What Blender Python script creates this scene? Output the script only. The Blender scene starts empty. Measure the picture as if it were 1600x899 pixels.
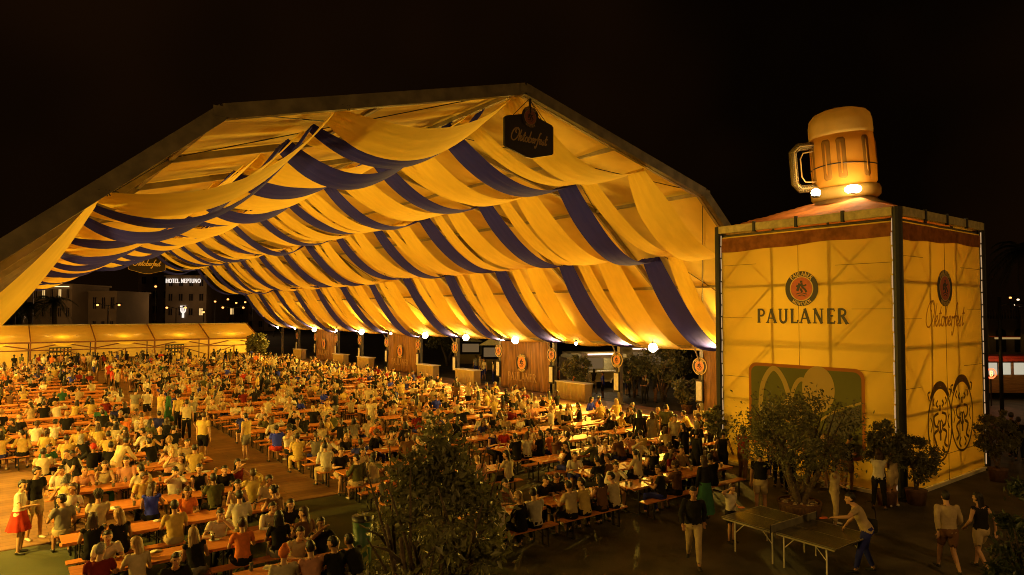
import bpy, math, random
import numpy as np
from mathutils import Vector, Matrix, noise
random.seed(7)
PI = math.pi
C = bpy.context.scene.collection
V = Vector

# ------------------------------------------------------------------ camera
CAMH = 5.5; F = 1067.0; TH = math.radians(37.2); PIT = math.radians(2.07)
cam = bpy.data.cameras.new('camera'); camo = bpy.data.objects.new('camera', cam); C.objects.link(camo)
camo.location = (0, 0, CAMH); camo.rotation_euler = (PI/2 + PIT, 0, -TH)
cam.lens = 24.0; cam.sensor_width = 36; cam.clip_end = 3000; cam.clip_start = .1
bpy.context.scene.camera = camo
cosT, sinT = math.cos(TH), math.sin(TH)
def ray(px, py):
    x = (px-800)/F; y = -(py-449.5)/F
    fy = math.cos(PIT) - y*math.sin(PIT); fz = math.sin(PIT) + y*math.cos(PIT)
    return V((x*cosT + fy*sinT, -x*sinT + fy*cosT, fz))
def pix(px, py, z=0.0):
    d = ray(px, py); t = (z-CAMH)/d.z
    return V((d.x*t, d.y*t, z))
def pixd(px, py, dist):                      # point at a horizontal depth along the view
    d = ray(px, py); k = dist/math.cos(PIT)
    return V((d.x*k, d.y*k, CAMH + d.z*k))
def view(p):                                 # image position and depth of a world point
    x, y, z = p[0], p[1], p[2]-CAMH
    xc = x*cosT - y*sinT; zc = x*sinT + y*cosT
    f = zc*math.cos(PIT) + z*math.sin(PIT); u = -zc*math.sin(PIT) + z*math.cos(PIT)
    if f < .1: return (-9999, 0, f)
    return (800 + F*xc/f, 449.5 - F*u/f, f)

# ------------------------------------------------------------------ materials
def newmat(name):
    m = bpy.data.materials.new(name); m.use_nodes = True
    nt = m.node_tree; return m, nt, nt.nodes['Principled BSDF']
def mat(name, col, rough=.7, var=.12, scale=6, bump=0, metal=0, spec=.4, emit=None, es=1, col2=None, bscale=None, stretch=None):
    m, nt, b = newmat(name)
    b.inputs['Roughness'].default_value = rough; b.inputs['Metallic'].default_value = metal
    b.inputs['Specular IOR Level'].default_value = spec
    b.inputs['Base Color'].default_value = (*col, 1)
    tc = nt.nodes.new('ShaderNodeTexCoord'); src = tc.outputs['Object']
    if stretch:
        mp = nt.nodes.new('ShaderNodeMapping'); mp.inputs['Scale'].default_value = stretch
        nt.links.new(src, mp.inputs['Vector']); src = mp.outputs['Vector']
    if var or col2:
        n = nt.nodes.new('ShaderNodeTexNoise'); n.inputs['Scale'].default_value = scale; n.inputs['Detail'].default_value = 5
        r = nt.nodes.new('ShaderNodeValToRGB'); r.color_ramp.elements[0].position = .35; r.color_ramp.elements[1].position = .65
        c2 = col2 or tuple(min(1, c*(1+var)) for c in col)
        c1 = col if col2 else tuple(c*(1-var) for c in col)
        r.color_ramp.elements[0].color = (*c1, 1); r.color_ramp.elements[1].color = (*c2, 1)
        nt.links.new(src, n.inputs['Vector']); nt.links.new(n.outputs['Fac'], r.inputs['Fac']); nt.links.new(r.outputs['Color'], b.inputs['Base Color'])
    if bump:
        n2 = nt.nodes.new('ShaderNodeTexNoise'); n2.inputs['Scale'].default_value = bscale or scale*2; n2.inputs['Detail'].default_value = 4
        bp = nt.nodes.new('ShaderNodeBump'); bp.inputs['Strength'].default_value = bump; bp.inputs['Distance'].default_value = .03
        nt.links.new(src, n2.inputs['Vector']); nt.links.new(n2.outputs['Fac'], bp.inputs['Height']); nt.links.new(bp.outputs['Normal'], b.inputs['Normal'])
    if emit:
        b.inputs['Emission Color'].default_value = (*emit, 1); b.inputs['Emission Strength'].default_value = es
    return m
def fabric(name, col, trans=.35, bump=.4, bscale=3, stretch=None, tcol=None, var=.06, scale=1.3):
    m = mat(name, col, rough=.8, var=var, scale=scale, bump=bump, bscale=bscale, spec=.15, stretch=stretch)
    nt = m.node_tree; b = nt.nodes['Principled BSDF']; out = nt.nodes['Material Output']
    t = nt.nodes.new('ShaderNodeBsdfTranslucent'); t.inputs['Color'].default_value = (*(tcol or col), 1)
    mx = nt.nodes.new('ShaderNodeMixShader'); mx.inputs[0].default_value = trans
    nt.links.new(b.outputs[0], mx.inputs[1]); nt.links.new(t.outputs[0], mx.inputs[2]); nt.links.new(mx.outputs[0], out.inputs['Surface'])
    return m
def emis(name, col, s):
    m = bpy.data.materials.new(name); m.use_nodes = True; nt = m.node_tree
    nt.nodes.remove(nt.nodes['Principled BSDF'])
    e = nt.nodes.new('ShaderNodeEmission'); e.inputs[0].default_value = (*col, 1); e.inputs[1].default_value = s
    nt.links.new(e.outputs[0], nt.nodes['Material Output'].inputs['Surface']); return m

AMB = (1.0, .58, .060)
M = dict(
 canvas=fabric('roof canvas', (.80,.62,.19), .10, .25, 1.2),
 gold=fabric('cream drape cloth', (.88,.66,.13), .28, .5, 2.2, stretch=(1,3,1)),
 blue=fabric('blue drape cloth', (.030,.033,.46), .22, .5, 2.2, stretch=(1,3,1)),
 alu=mat('dull aluminium', (.30,.26,.18), .5, .15, 3, metal=.35),
 fascia=mat('weathered front beam', (.13,.105,.06), .6, .3, 2.5, .2),
 darkmetal=mat('dark steel', (.03,.028,.03), .45, .2, 8, metal=.4),
 black=mat('black paint', (.012,.012,.014), .5, .2, 8),
 wood=None, table=None,
 white=mat('white paint', (.75,.70,.55), .5, .08, 5),
 brown=mat('brown cloth', (.26,.13,.035), .85, .4, 1.2, .8, stretch=(6,6,.6)),
 red=mat('red enamel', (.55,.10,.03), .5, .1, 8),
 orange=mat('orange enamel', (.72,.26,.05), .5, .1, 8),
 goldp=mat('gold paint', (.72,.50,.14), .5, .1, 8),
 dark=mat('dark brown paint', (.02,.012,.008), .5, .1, 8),
 bin=mat('green plastic', (.03,.09,.04), .45, .1, 8),
 bark=mat('bark', (.10,.07,.045), .9, .35, 14, .8, bscale=30),
 leaf=None,
 terracotta=mat('terracotta', (.11,.055,.03), .8, .2, 8, .2),
 glass=None,
)
# table tops: orange lacquered pine
def woodmat(name, c1, c2, stretch=(.6, 9, 9), rough=.38):
    m, nt, b = newmat(name)
    tc = nt.nodes.new('ShaderNodeTexCoord'); mp = nt.nodes.new('ShaderNodeMapping'); mp.inputs['Scale'].default_value = stretch
    oi = nt.nodes.new('ShaderNodeObjectInfo'); ad = nt.nodes.new('ShaderNodeVectorMath'); ad.operation = 'ADD'
    cb = nt.nodes.new('ShaderNodeCombineXYZ'); ml = nt.nodes.new('ShaderNodeMath'); ml.operation = 'MULTIPLY'; ml.inputs[1].default_value = 40
    nt.links.new(oi.outputs['Random'], ml.inputs[0]); nt.links.new(ml.outputs[0], cb.inputs[0]); nt.links.new(ml.outputs[0], cb.inputs[1])
    nt.links.new(tc.outputs['Object'], ad.inputs[0]); nt.links.new(cb.outputs[0], ad.inputs[1]); nt.links.new(ad.outputs[0], mp.inputs['Vector'])
    n = nt.nodes.new('ShaderNodeTexNoise'); n.inputs['Scale'].default_value = 2.2; n.inputs['Detail'].default_value = 6; n.inputs['Distortion'].default_value = .6
    r = nt.nodes.new('ShaderNodeValToRGB'); r.color_ramp.elements[0].position = .3; r.color_ramp.elements[1].position = .7
    r.color_ramp.elements[0].color = (*c1, 1); r.color_ramp.elements[1].color = (*c2, 1)
    nt.links.new(mp.outputs[0], n.inputs['Vector']); nt.links.new(n.outputs['Fac'], r.inputs['Fac']); nt.links.new(r.outputs['Color'], b.inputs['Base Color'])
    b.inputs['Roughness'].default_value = rough
    return m
M['table'] = woodmat('orange lacquered wood', (.52,.17,.035), (.68,.26,.06), rough=.5)
# floor boards
def floormat():
    m, nt, b = newmat('tent floor boards')
    tc = nt.nodes.new('ShaderNodeTexCoord'); br = nt.nodes.new('ShaderNodeTexBrick')
    mp = nt.nodes.new('ShaderNodeMapping'); mp.inputs['Scale'].default_value = (1,1,1)
    nt.links.new(tc.outputs['Object'], mp.inputs[0]); nt.links.new(mp.outputs[0], br.inputs['Vector'])
    br.inputs['Scale'].default_value = 1; br.inputs['Brick Width'].default_value = 2.4; br.inputs['Row Height'].default_value = .3
    br.inputs['Mortar Size'].default_value = .008; br.inputs['Color1'].default_value = (.34,.19,.075,1); br.inputs['Color2'].default_value = (.25,.13,.05,1)
    br.inputs['Mortar'].default_value = (.07,.04,.02,1)
    n = nt.nodes.new('ShaderNodeTexNoise'); n.inputs['Scale'].default_value = .9; n.inputs['Detail'].default_value = 8
    mx = nt.nodes.new('ShaderNodeMix'); mx.data_type = 'RGBA'; mx.blend_type = 'MULTIPLY'; mx.inputs['Factor'].default_value = .7
    rr = nt.nodes.new('ShaderNodeValToRGB'); rr.color_ramp.elements[0].position=.35; rr.color_ramp.elements[0].color=(.45,.42,.4,1); rr.color_ramp.elements[1].position=.65
    nt.links.new(tc.outputs['Object'], n.inputs['Vector']); nt.links.new(n.outputs['Fac'], rr.inputs['Fac'])
    nt.links.new(br.outputs['Color'], mx.inputs['A']); nt.links.new(rr.outputs['Color'], mx.inputs['B']); nt.links.new(mx.outputs['Result'], b.inputs['Base Color'])
    b.inputs['Roughness'].default_value = .6
    return m
M['floor'] = floormat()
M['asphalt'] = mat('dark asphalt', (.030,.027,.021), .72, .5, 1.1, .35, bscale=40, col2=(.085,.072,.05))
M['carpet'] = mat('worn green carpet', (.045,.055,.022), .95, .3, .8, .3, bscale=60, col2=(.07,.075,.03))
M['soil'] = mat('far ground', (.03,.026,.02), .9, .3, .1)
def leafmat(name, c1, c2, trans=.25):
    m = fabric(name, c1, trans, 0, 3, tcol=c2, var=.45, scale=5)
    m.node_tree.nodes['Principled BSDF'].inputs['Roughness'].default_value = .45
    m.node_tree.nodes['Principled BSDF'].inputs['Specular IOR Level'].default_value = .4
    return m
M['leaf'] = leafmat('olive leaves', (.13,.125,.065), (.15,.15,.05))
M['leaf2'] = leafmat('dark leaves', (.05,.065,.03), (.06,.09,.03))
def glassmat(name, col, trans=.85, rough=.06):
    m, nt, b = newmat(name); b.inputs['Base Color'].default_value = (*col,1); b.inputs['Roughness'].default_value = rough
    b.inputs['Transmission Weight'].default_value = trans; b.inputs['IOR'].default_value = 1.1
    b.inputs['Specular IOR Level'].default_value = .6
    return m

# ------------------------------------------------------------------ mesh builder
class MB:
    def __init__(s): s.v = []; s.f = []; s.m = []
    def add(s, vs, fs, mi=0):
        o = len(s.v); s.v += [tuple(v) for v in vs]; s.f += [tuple(o+i for i in f) for f in fs]; s.m += [mi]*len(fs)
    def box(s, c, d, rz=0, mi=0, mx=None):
        h = [x/2 for x in d]; vs = []
        R = mx or Matrix.Rotation(rz, 3, 'Z')
        for i in (-1,1):
            for j in (-1,1):
                for k in (-1,1): vs.append(V(c) + R @ V((i*h[0], j*h[1], k*h[2])))
        s.add(vs, [(0,1,3,2),(4,6,7,5),(0,4,5,1),(2,3,7,6),(0,2,6,4),(1,5,7,3)], mi); return s
    def bar(s, a, b, w, h=None, mi=0, up=(0,0,1)):
        a, b = V(a), V(b); h = h or w; t = (b-a).normalized()
        u = V(up)
        if abs(t.dot(u)) > .98: u = V((1,0,0))
        sd = t.cross(u).normalized(); u = sd.cross(t)
        vs = [p + sd*i*w/2 + u*j*h/2 for p in (a,b) for i,j in ((-1,-1),(1,-1),(1,1),(-1,1))]
        s.add(vs, [(0,3,2,1),(4,5,6,7),(0,1,5,4),(1,2,6,5),(2,3,7,6),(3,0,4,7)], mi); return s
    def tube(s, pts, rads, n=8, mi=0, side=None, cap=True, closed=False):
        pts = [V(p) for p in pts]; m = len(pts); rings = []
        prev = None
        for i, p in enumerate(pts):
            if closed: t = (pts[(i+1)%m]-pts[i-1])
            else: t = (pts[min(i+1,m-1)]-pts[max(i-1,0)])
            t = t.normalized() if t.length > 1e-9 else V((0,0,1))
            if side is not None: a = V(side)
            elif prev is not None: a = prev
            else: a = V((1,0,0)) if abs(t.x) < .9 else V((0,1,0))
            a = (a - t*a.dot(t)).normalized(); prev = a; b = t.cross(a)
            r = rads[i] if isinstance(rads, (list, tuple)) else rads
            ra, rb = (r if isinstance(r, tuple) else (r, r))
            rings.append([p + a*ra*math.cos(2*PI*k/n) + b*rb*math.sin(2*PI*k/n) for k in range(n)])
        vs = [v for r in rings for v in r]; fs = []
        for i in range(m if closed else m-1):
            i2 = (i+1) % m
            for k in range(n): fs.append((i*n+k, i*n+(k+1)%n, i2*n+(k+1)%n, i2*n+k))
        if cap and not closed: fs.append(tuple(range(n-1,-1,-1))); fs.append(tuple((m-1)*n+k for k in range(n)))
        s.add(vs, fs, mi); return s
    def cyl(s, c, r, h, n=16, mi=0, r2=None):
        return s.tube([V(c), V(c)+V((0,0,h))], [r, r2 if r2 is not None else r], n, mi, side=(1,0,0))
    def ell(s, c, r, n=12, m=8, mi=0, R=None):
        vs = []; c = V(c); R = R or Matrix.Identity(3)
        for i in range(1, m):
            a = PI*i/m
            for k in range(n):
                b = 2*PI*k/n; vs.append(c + R @ V((r[0]*math.sin(a)*math.cos(b), r[1]*math.sin(a)*math.sin(b), r[2]*math.cos(a))))
        vs.append(c + R @ V((0,0,r[2]))); vs.append(c - R @ V((0,0,r[2]))); fs = []
        for i in range(m-2):
            for k in range(n): fs.append((i*n+k, (i+1)*n+k, (i+1)*n+(k+1)%n, i*n+(k+1)%n))
        t = (m-1)*n
        for k in range(n): fs.append((t, k, (k+1)%n)); fs.append((t+1, (m-2)*n+(k+1)%n, (m-2)*n+k))
        s.add(vs, fs, mi); return s
    def prism(s, poly, o, ax, ay, az, d, mi=0):
        o, ax, ay, az = V(o), V(ax), V(ay), V(az); n = len(poly)
        vs = [o+ax*x+ay*y for x,y in poly] + [o+ax*x+ay*y+az*d for x,y in poly]
        fs = [tuple(range(n-1,-1,-1)), tuple(range(n,2*n))] + [(i,(i+1)%n,n+(i+1)%n,n+i) for i in range(n)]
        s.add(vs, fs, mi); return s
    def grid(s, fn, nu, nv, mi=0):
        vs = [fn(i/nu, j/nv) for i in range(nu+1) for j in range(nv+1)]
        fs = [(i*(nv+1)+j, (i+1)*(nv+1)+j, (i+1)*(nv+1)+j+1, i*(nv+1)+j+1) for i in range(nu) for j in range(nv)]
        s.add(vs, fs, mi); return s
    def mesh(s, name, mats, smooth=False):
        me = bpy.data.meshes.new(name); me.from_pydata(s.v, [], s.f)
        for m in (mats if isinstance(mats, (list,tuple)) else [mats]): me.materials.append(m)
        me.polygons.foreach_set('material_index', s.m)
        if smooth: me.polygons.foreach_set('use_smooth', [True]*len(s.f))
        me.update(); return me
    def build(s, name, mats, parent=None, smooth=False, loc=None):
        return link(name, s.mesh(name, mats, smooth), parent, loc)
def link(name, me, parent=None, loc=None):
    o = bpy.data.objects.new(name, me); C.objects.link(o)
    if parent is not None: o.parent = parent
    if loc is not None: o.location = loc
    return o
def tag(o, label=None, cat=None, group=None, kind=None):
    if label: o['label'] = label
    if cat: o['category'] = cat
    if group: o['group'] = group
    if kind: o['kind'] = kind
    return o
def empty(name, loc=(0,0,0), rz=0):
    o = bpy.data.objects.new(name, None); C.objects.link(o); o.location = loc; o.rotation_euler = (0,0,rz); o.empty_display_size = .2
    return o
def copy_tree(o, parent=None):
    c = o.copy(); C.objects.link(c); c.parent = parent
    for ch in o.children: copy_tree(ch, c)
    return c
ORD = ['first','second','third','fourth','fifth','sixth','seventh','eighth','ninth','tenth','eleventh','twelfth','thirteenth','fourteenth','fifteenth','sixteenth','seventeenth','eighteenth','nineteenth','twentieth','twenty-first','twenty-second','twenty-third','twenty-fourth','twenty-fifth','twenty-sixth','twenty-seventh','twenty-eighth','twenty-ninth','thirtieth','thirty-first']

# ------------------------------------------------------------------ lettering: strokes on a plane
def arc(cx, cy, rx, ry, a0, a1, n=12):
    return [(cx+rx*math.cos(math.radians(a0+(a1-a0)*i/n)), cy+ry*math.sin(math.radians(a0+(a1-a0)*i/n))) for i in range(n+1)]
# (points, relative width); glyph box height 1
GL = {
 'P': (.62, [([(.14,0),(.14,1)],1), ([(.14,.97)]+arc(.33,.735,.24,.235,90,-90)+[(.14,.5)],.7)]),
 'A': (.78, [([(.08,0),(.38,1)],.55), ([(.38,1),(.70,0)],1), ([(.18,.33),(.60,.33)],.5)]),
 'U': (.74, [([(.14,1),(.14,.35)]+arc(.37,.30,.23,.28,180,360)+[(.60,1)],.85)]),
 'L': (.58, [([(.14,1),(.14,0)],1), ([(.14,.03),(.54,.03),(.56,.2)],.6)]),
 'N': (.80, [([(.14,0),(.14,1)],.55), ([(.14,1),(.64,0)],1), ([(.64,0),(.64,1)],.55)]),
 'E': (.60, [([(.14,0),(.14,1)],1), ([(.14,.97),(.52,.97),(.53,.84)],.6), ([(.14,.52),(.44,.52)],.6), ([(.14,.03),(.54,.03),(.56,.17)],.6)]),
 'R': (.70, [([(.14,0),(.14,1)],1), ([(.14,.97)]+arc(.32,.75,.23,.22,90,-90)+[(.14,.53)],.7), ([(.33,.53),(.66,0)],1)]),
 'M': (.92, [([(.12,0),(.16,1)],.6), ([(.16,1),(.45,.1)],1), ([(.45,.1),(.74,1)],.6), ([(.74,1),(.78,0)],1)]),
 'C': (.74, [(arc(.42,.5,.31,.48,50,310),.9)]),
 'H': (.78, [([(.14,0),(.14,1)],1), ([(.62,0),(.62,1)],1), ([(.14,.5),(.62,.5)],.6)]),
 'O': (.84, [(arc(.42,.5,.32,.47,0,360,20),.9)]),
 'T': (.66, [([(.33,0),(.33,1)],1), ([(.04,.97),(.62,.97)],.7)]),
 'I': (.30, [([(.15,0),(.15,1)],1)]),
 'B': (.68, [([(.14,0),(.14,1)],1), ([(.14,.97)]+arc(.32,.76,.2,.21,90,-90)+arc(.32,.28,.25,.26,90,-90)+[(.14,.02)],.7)]),
 ' ': (.4, []),
}
GL['Ü'] = (GL['U'][0], GL['U'][1] + [([(.22,1.2),(.23,1.2)],1.3), ([(.5,1.2),(.51,1.2)],1.3)])
SERIF = {'P':[(.14,0)],'A':[(.08,0),(.70,0)],'U':[(.14,1),(.60,1)],'L':[(.14,1)],'N':[(.14,0),(.14,1),(.64,1)],'E':[],'R':[(.14,0),(.66,0)],'H':[(.14,0),(.14,1),(.62,0),(.62,1)],'T':[(.33,0)],'I':[(.15,0),(.15,1)]}
class Plane:
    def __init__(s, o, r, u): s.o, s.r, s.u = V(o), V(r).normalized(), V(u).normalized(); s.n = s.r.cross(s.u)
    def p(s, x, y, d=0): return s.o + s.r*x + s.u*y + s.n*d
_dz = [0]
def stroke(mb, pl, pts, w, d=.004, mi=0, T=lambda x,y:(x,y)):
    """flat ribbon of constant width along 2-D points, thin slab standing proud of the plane"""
    _dz[0] = (_dz[0]+1) % 17; d = d + _dz[0]*.00025
    P = [V((*T(*q), 0)) for q in pts]
    closed = (P[0]-P[-1]).length < 1e-5 and len(P) > 3
    if closed: P = P[:-1]
    L, R_ = [], []; n = len(P)
    for i in range(n):
        a = P[(i-1)%n] if (closed or i) else P[i]; b = P[(i+1)%n] if (closed or i < n-1) else P[i]
        t = (b-a); t = t.normalized() if t.length > 1e-9 else V((1,0,0)); nn = V((-t.y, t.x, 0))
        e = V((0,0,0))
        if not closed: e = (-t if i == 0 else t if i == n-1 else V((0,0,0)))*w*.15
        L.append(P[i]+e+nn*w/2); R_.append(P[i]+e-nn*w/2)
    vs = [pl.p(q.x, q.y, d) for q in L] + [pl.p(q.x, q.y, d) for q in R_]
    vs += [pl.p(q.x, q.y, 0) for q in L] + [pl.p(q.x, q.y, 0) for q in R_]
    fs = []
    for i in range(n if closed else n-1):
        j = (i+1) % n
        fs += [(n+i, n+j, j, i), (i, j, 2*n+j, 2*n+i), (n+j, n+i, 3*n+i, 3*n+j)]
    mb.add(vs, fs, mi)
def smooth_pts(pts, k=5):
    out = []; n = len(pts)
    for i in range(n-1):
        p0, p1, p2, p3 = pts[max(i-1,0)], pts[i], pts[i+1], pts[min(i+2,n-1)]
        for j in range(k):
            t = j/k
            out.append(tuple(.5*((2*p1[a])+(-p0[a]+p2[a])*t+(2*p0[a]-5*p1[a]+4*p2[a]-p3[a])*t*t+(-p0[a]+3*p1[a]-3*p2[a]+p3[a])*t**3) for a in (0,1)))
    out.append(pts[-1]); return out
def text(mb, pl, s, h, cx, y0, w=.15, mi=0, serif=False, track=1.0, d=.004, big=()):
    tot = sum(GL[c][0] for c in s)*h*track
    x = cx - tot/2
    for i, c in enumerate(s):
        k = 1.0
        for pts, ww in GL[c][1]:
            stroke(mb, pl, pts, w*ww*h, d, mi, lambda a,b,x=x: (x+a*h, y0+b*h))
        if serif:
            for (a,b) in SERIF.get(c, []):
                stroke(mb, pl, [(a-.13,b+(.02 if b<.5 else -.02)),(a+.13,b+(.02 if b<.5 else -.02))], w*.38*h, d, mi, lambda a,b,x=x: (x+a*h, y0+b*h))
        x += GL[c][0]*h*track
def arctext(mb, pl, s, h, cx, cy, r, a_mid, inward=False, mi=0, w=.2, track=1.05, d=.012):
    tot = sum(GL[c][0] for c in s)*h*track; ang = tot/r
    a = (a_mid + ang/2) if not inward else (a_mid - ang/2)
    for c in s:
        g = GL[c][0]*h*track/r
        am = a - g/2 if not inward else a + g/2
        ca, sa = math.cos(am), math.sin(am)
        gw = GL[c][0]
        def T(x, y):
            xx, yy = (x-gw/2)*h, (y-.5)*h
            if not inward: return (cx + ca*(r+yy) + sa*xx, cy + sa*(r+yy) - ca*xx)
            return (cx + ca*(r-yy) - sa*xx, cy + sa*(r-yy) + ca*xx)
        for pts, ww in GL[c][1]: stroke(mb, pl, pts, w*ww*h, d, mi, T)
        a += (-g if not inward else g)
SCRIPT = [  # cursive word, x-height .45, cap height 1.1; slant added later
 [(.62,.95),(.45,1.1),(.2,.98),(.03,.6),(.05,.2),(.28,-.02),(.55,.1),(.75,.5),(.74,.9),(.55,1.12),(.38,.98),(.38,.75),(.5,.66)],
 [(.86,.0),(.90,.55),(.96,1.0)], [(.88,.2),(1.05,.46),(1.16,.40),(1.06,.24),(.93,.22)], [(.98,.22),(1.08,.03),(1.2,.08),(1.32,.3)],
 [(1.42,.85),(1.36,.2),(1.42,.02),(1.56,.12)], [(1.26,.55),(1.54,.58)],
 [(1.80,.42),(1.66,.42),(1.58,.22),(1.66,.03),(1.80,.06),(1.88,.25),(1.80,.42),(1.96,.36)],
 [(2.06,1.0),(2.0,.5),(2.0,.08),(2.12,.02),(2.25,.14),(2.24,.36),(2.12,.42),(2.02,.28)],
 [(2.36,.2),(2.52,.28),(2.52,.42),(2.42,.43),(2.34,.24),(2.42,.03),(2.6,.12)],
 [(2.68,.0),(2.70,.42),(2.78,.36),(2.94,.42),(2.92,.32)],
 [(3.22,.98),(3.12,1.02),(3.04,.7),(3.0,.1),(2.92,-.32),(2.82,-.38),(2.80,-.24)], [(2.90,.44),(3.2,.46)],
 [(3.22,.2),(3.38,.28),(3.38,.42),(3.28,.43),(3.20,.24),(3.28,.03),(3.46,.12)],
 [(3.50,.12),(3.66,.45),(3.66,.3),(3.72,.1),(3.62,.0),(3.50,.06)],
 [(3.92,.85),(3.86,.2),(3.92,.02),(4.06,.14)], [(3.76,.55),(4.06,.58)],
]
def script(mb, pl, h, cx, cy, w=.09, mi=0, d=.004, rot=0):
    cr, sr = math.cos(rot), math.sin(rot)
    def T(x, y):
        x, y = (x + y*.28 - 2.15)*h, (y-.35)*h
        return (cx + x*cr - y*sr, cy + x*sr + y*cr)
    for p in SCRIPT: stroke(mb, pl, smooth_pts(p), w*h, d, mi, T)
def disc(mb, pl, r, cx, cy, d0, d1, mi=0, n=36, ry=None):
    poly = [(cx+r*math.cos(2*PI*k/n), cy+(ry or r)*math.sin(2*PI*k/n)) for k in range(n)]
    mb.prism(poly, pl.p(0,0,d0), pl.r, pl.u, pl.n, d1-d0, mi)
def medallion(parent, pl, r, cx, cy, mats, name='medallion', d=.006):
    """dark ring with lettering round a gold-rimmed red centre"""
    mb = MB(); disc(mb, pl, r, cx, cy, .001, d, 0); o = mb.build(name, [mats[0]], parent)
    a = MB(); disc(a, pl, r*.71, cx, cy, d, d+.004, 0); disc(a, pl, r*.655, cx, cy, d+.004, d+.008, 1)
    # robed figure seen against the red ground, with a few ground lines
    for pts, w in (([(-.1,.28),(-.16,.1),(-.24,-.1)],.16),([(.02,.3),(.06,.1),(.22,-.05),(.3,-.2)],.12),([(-.3,.14),(-.1,.2),(.14,.16),(.3,.22)],.09),([(-.3,-.3),(0,-.24),(.32,-.32)],.05),([(-.22,-.42),(.04,-.36),(.24,-.44)],.05),([(.0,.36),(.0,.44)],.14),([(-.05,.0),(.05,-.18)],.12)):
        stroke(a, pl, smooth_pts(pts, 3), w*r, d+.010, 2, lambda x,y: (cx+x*r, cy+y*r))
    a.build('emblem', [mats[1], mats[2], mats[3]], o)
    t = MB(); arctext(t, pl, 'PAULANER', r*.23, cx, cy, r*.855, PI/2, False, 0, .2, 1.12, d+.006)
    arctext(t, pl, 'MÜNCHEN', r*.2, cx, cy, r*.855, -PI/2, True, 0, .2, 1.1, d+.006)
    t.build('lettering', [mats[1]], o)
    return o
MED = [M['dark'], M['goldp'], M['red'], M['dark']]

# ------------------------------------------------------------------ setting
def sheet(name, x0, x1, y0, y1, z, m, kind='structure'):
    b = MB(); b.add([(x0,y0,z),(x1,y0,z),(x1,y1,z),(x0,y1,z)], [(0,1,2,3)]); o = b.build(name, m); o['kind'] = kind; return o
sheet('ground', -900, 1500, -600, 1800, -.004, M['soil'])
sheet('pavement', -40, 60, -12, 110, .0, M['asphalt'])
sheet('carpet', -6, 8.9, 6, 19.75, .004, M['carpet'])
fl = MB(); fl.box((13.2, 54.4, .012), (34.2, 69.3, .024)); fl.build('tent_floor', M['floor'])['kind'] = 'structure'

# ------------------------------------------------------------------ big tent
Y0, Y1, BAY = 16.8, 88.8, 6.0
PROF = [(-3.6,3.7),(4.2,10.3),(13.2,12.64),(22.2,10.3),(30,3.7)]
XL, XR, XM, ZE = -3.6, 30.0, 13.2, 3.7
def roofz(x):
    for (a,za),(b,zb) in zip(PROF, PROF[1:]):
        if a <= x <= b: return za + (zb-za)*(x-a)/(b-a)
    return ZE
tent = empty('festival_tent', (XM, 52, 0)); tag(tent, 'huge open-sided polygonal festival tent over the crowded tables', 'tent')
def P_(b, name, m, smooth=False, parent=None):
    o = b.build(name, m, parent or tent, smooth)
    if (parent or tent) is tent: o.location = (-XM, -52, 0)
    return o
b = MB()
def roof_fn(side):
    (xa,za),(xb,zb) = side
    def fn(u, v):
        x = xa+(xb-xa)*u; y = Y0+(Y1-Y0)*v
        bay = ((y-Y0) % BAY)/BAY
        s = .10*math.sin(PI*bay)*math.sin(PI*u)           # slack between frames
        s += .03*noise.noise(V((x*1.1,y*1.1,0)))
        return (x, y, za+(zb-za)*u + .04 - s)
    return fn
for sd in zip(PROF, PROF[1:]): b.grid(roof_fn(sd), 10, 96)
P_(b, 'roof', M['canvas'], True)
for i in range(13):                                        # portal frames
    y = Y0 + i*BAY; b = MB(); m = M['alu']
    if i == 0:
        for (xa,za),(xb,zb) in zip(PROF, PROF[1:]): b.bar((xa,y-.06,za-.10),(xb,y-.06,zb-.10), .18, .36, up=(0,0,1)); 
        P_(b, 'front_beam', M['fascia'])
        # joint plates and bolts
        for (x,z) in PROF[1:4]: b = MB(); b.box((x,y-.16,z-.12),(.5,.02,.24)); P_(b, 'joint_plate', M['fascia'])
    b = MB()
    yy = y + (.18 if i == 0 else 0)
    for (xa,za),(xb,zb) in zip(PROF, PROF[1:]): b.bar((xa,yy,za-.14),(xb,yy,zb-.14), .13, .22)
    P_(b, 'frame', m)
    for x in (XL, XR):
        b = MB(); b.box((x, yy, ZE/2), (.24,.22,ZE)); b.box((x,yy,.03),(.5,.5,.05)); P_(b, 'post', m)
for (x,dz) in ((-3.6,.05),(.0,.05),(4.2,-.02),(8.7,.04),(13.2,-.02),(17.7,.04),(22.2,-.02),(26.4,.05),(30,.02)):
    b = MB(); b.bar((x,Y0,roofz(x)+dz-.10),(x,Y1,roofz(x)+dz-.10), .12, .14); P_(b, 'purlin', m)
for k in (0, 5, 11):                                       # wind bracing cables
    y = Y0+k*BAY
    for (xa,xb) in ((-3.6,4.2),(4.2,13.2),(13.2,22.2),(22.2,30)):
        b = MB(); b.tube([(xa,y,roofz(xa)-.1),(xb,y+BAY,roofz(xb)-.1)], .016, 5); P_(b, 'bracing_cable', M['darkmetal'])
        b = MB(); b.tube([(xb,y,roofz(xb)-.1),(xa,y+BAY,roofz(xa)-.1)], .016, 5); P_(b, 'bracing_cable', M['darkmetal'])
b = MB()                                                   # pale valance under the eave
for x in (XL-.02, XR+.02):
    b = MB(); b.grid(lambda u,v,x=x: (x, Y0+(Y1-Y0)*u, ZE+.12-.36*v), 60, 2); P_(b, 'valance', M['canvas'])
for i in range(13):
    b = MB(); y = Y0+i*BAY; b.bar((XR-.05,y,2.5),(XR-1.3,y,4.7), .06); P_(b, 'knee_brace', M['alu'])
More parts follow.
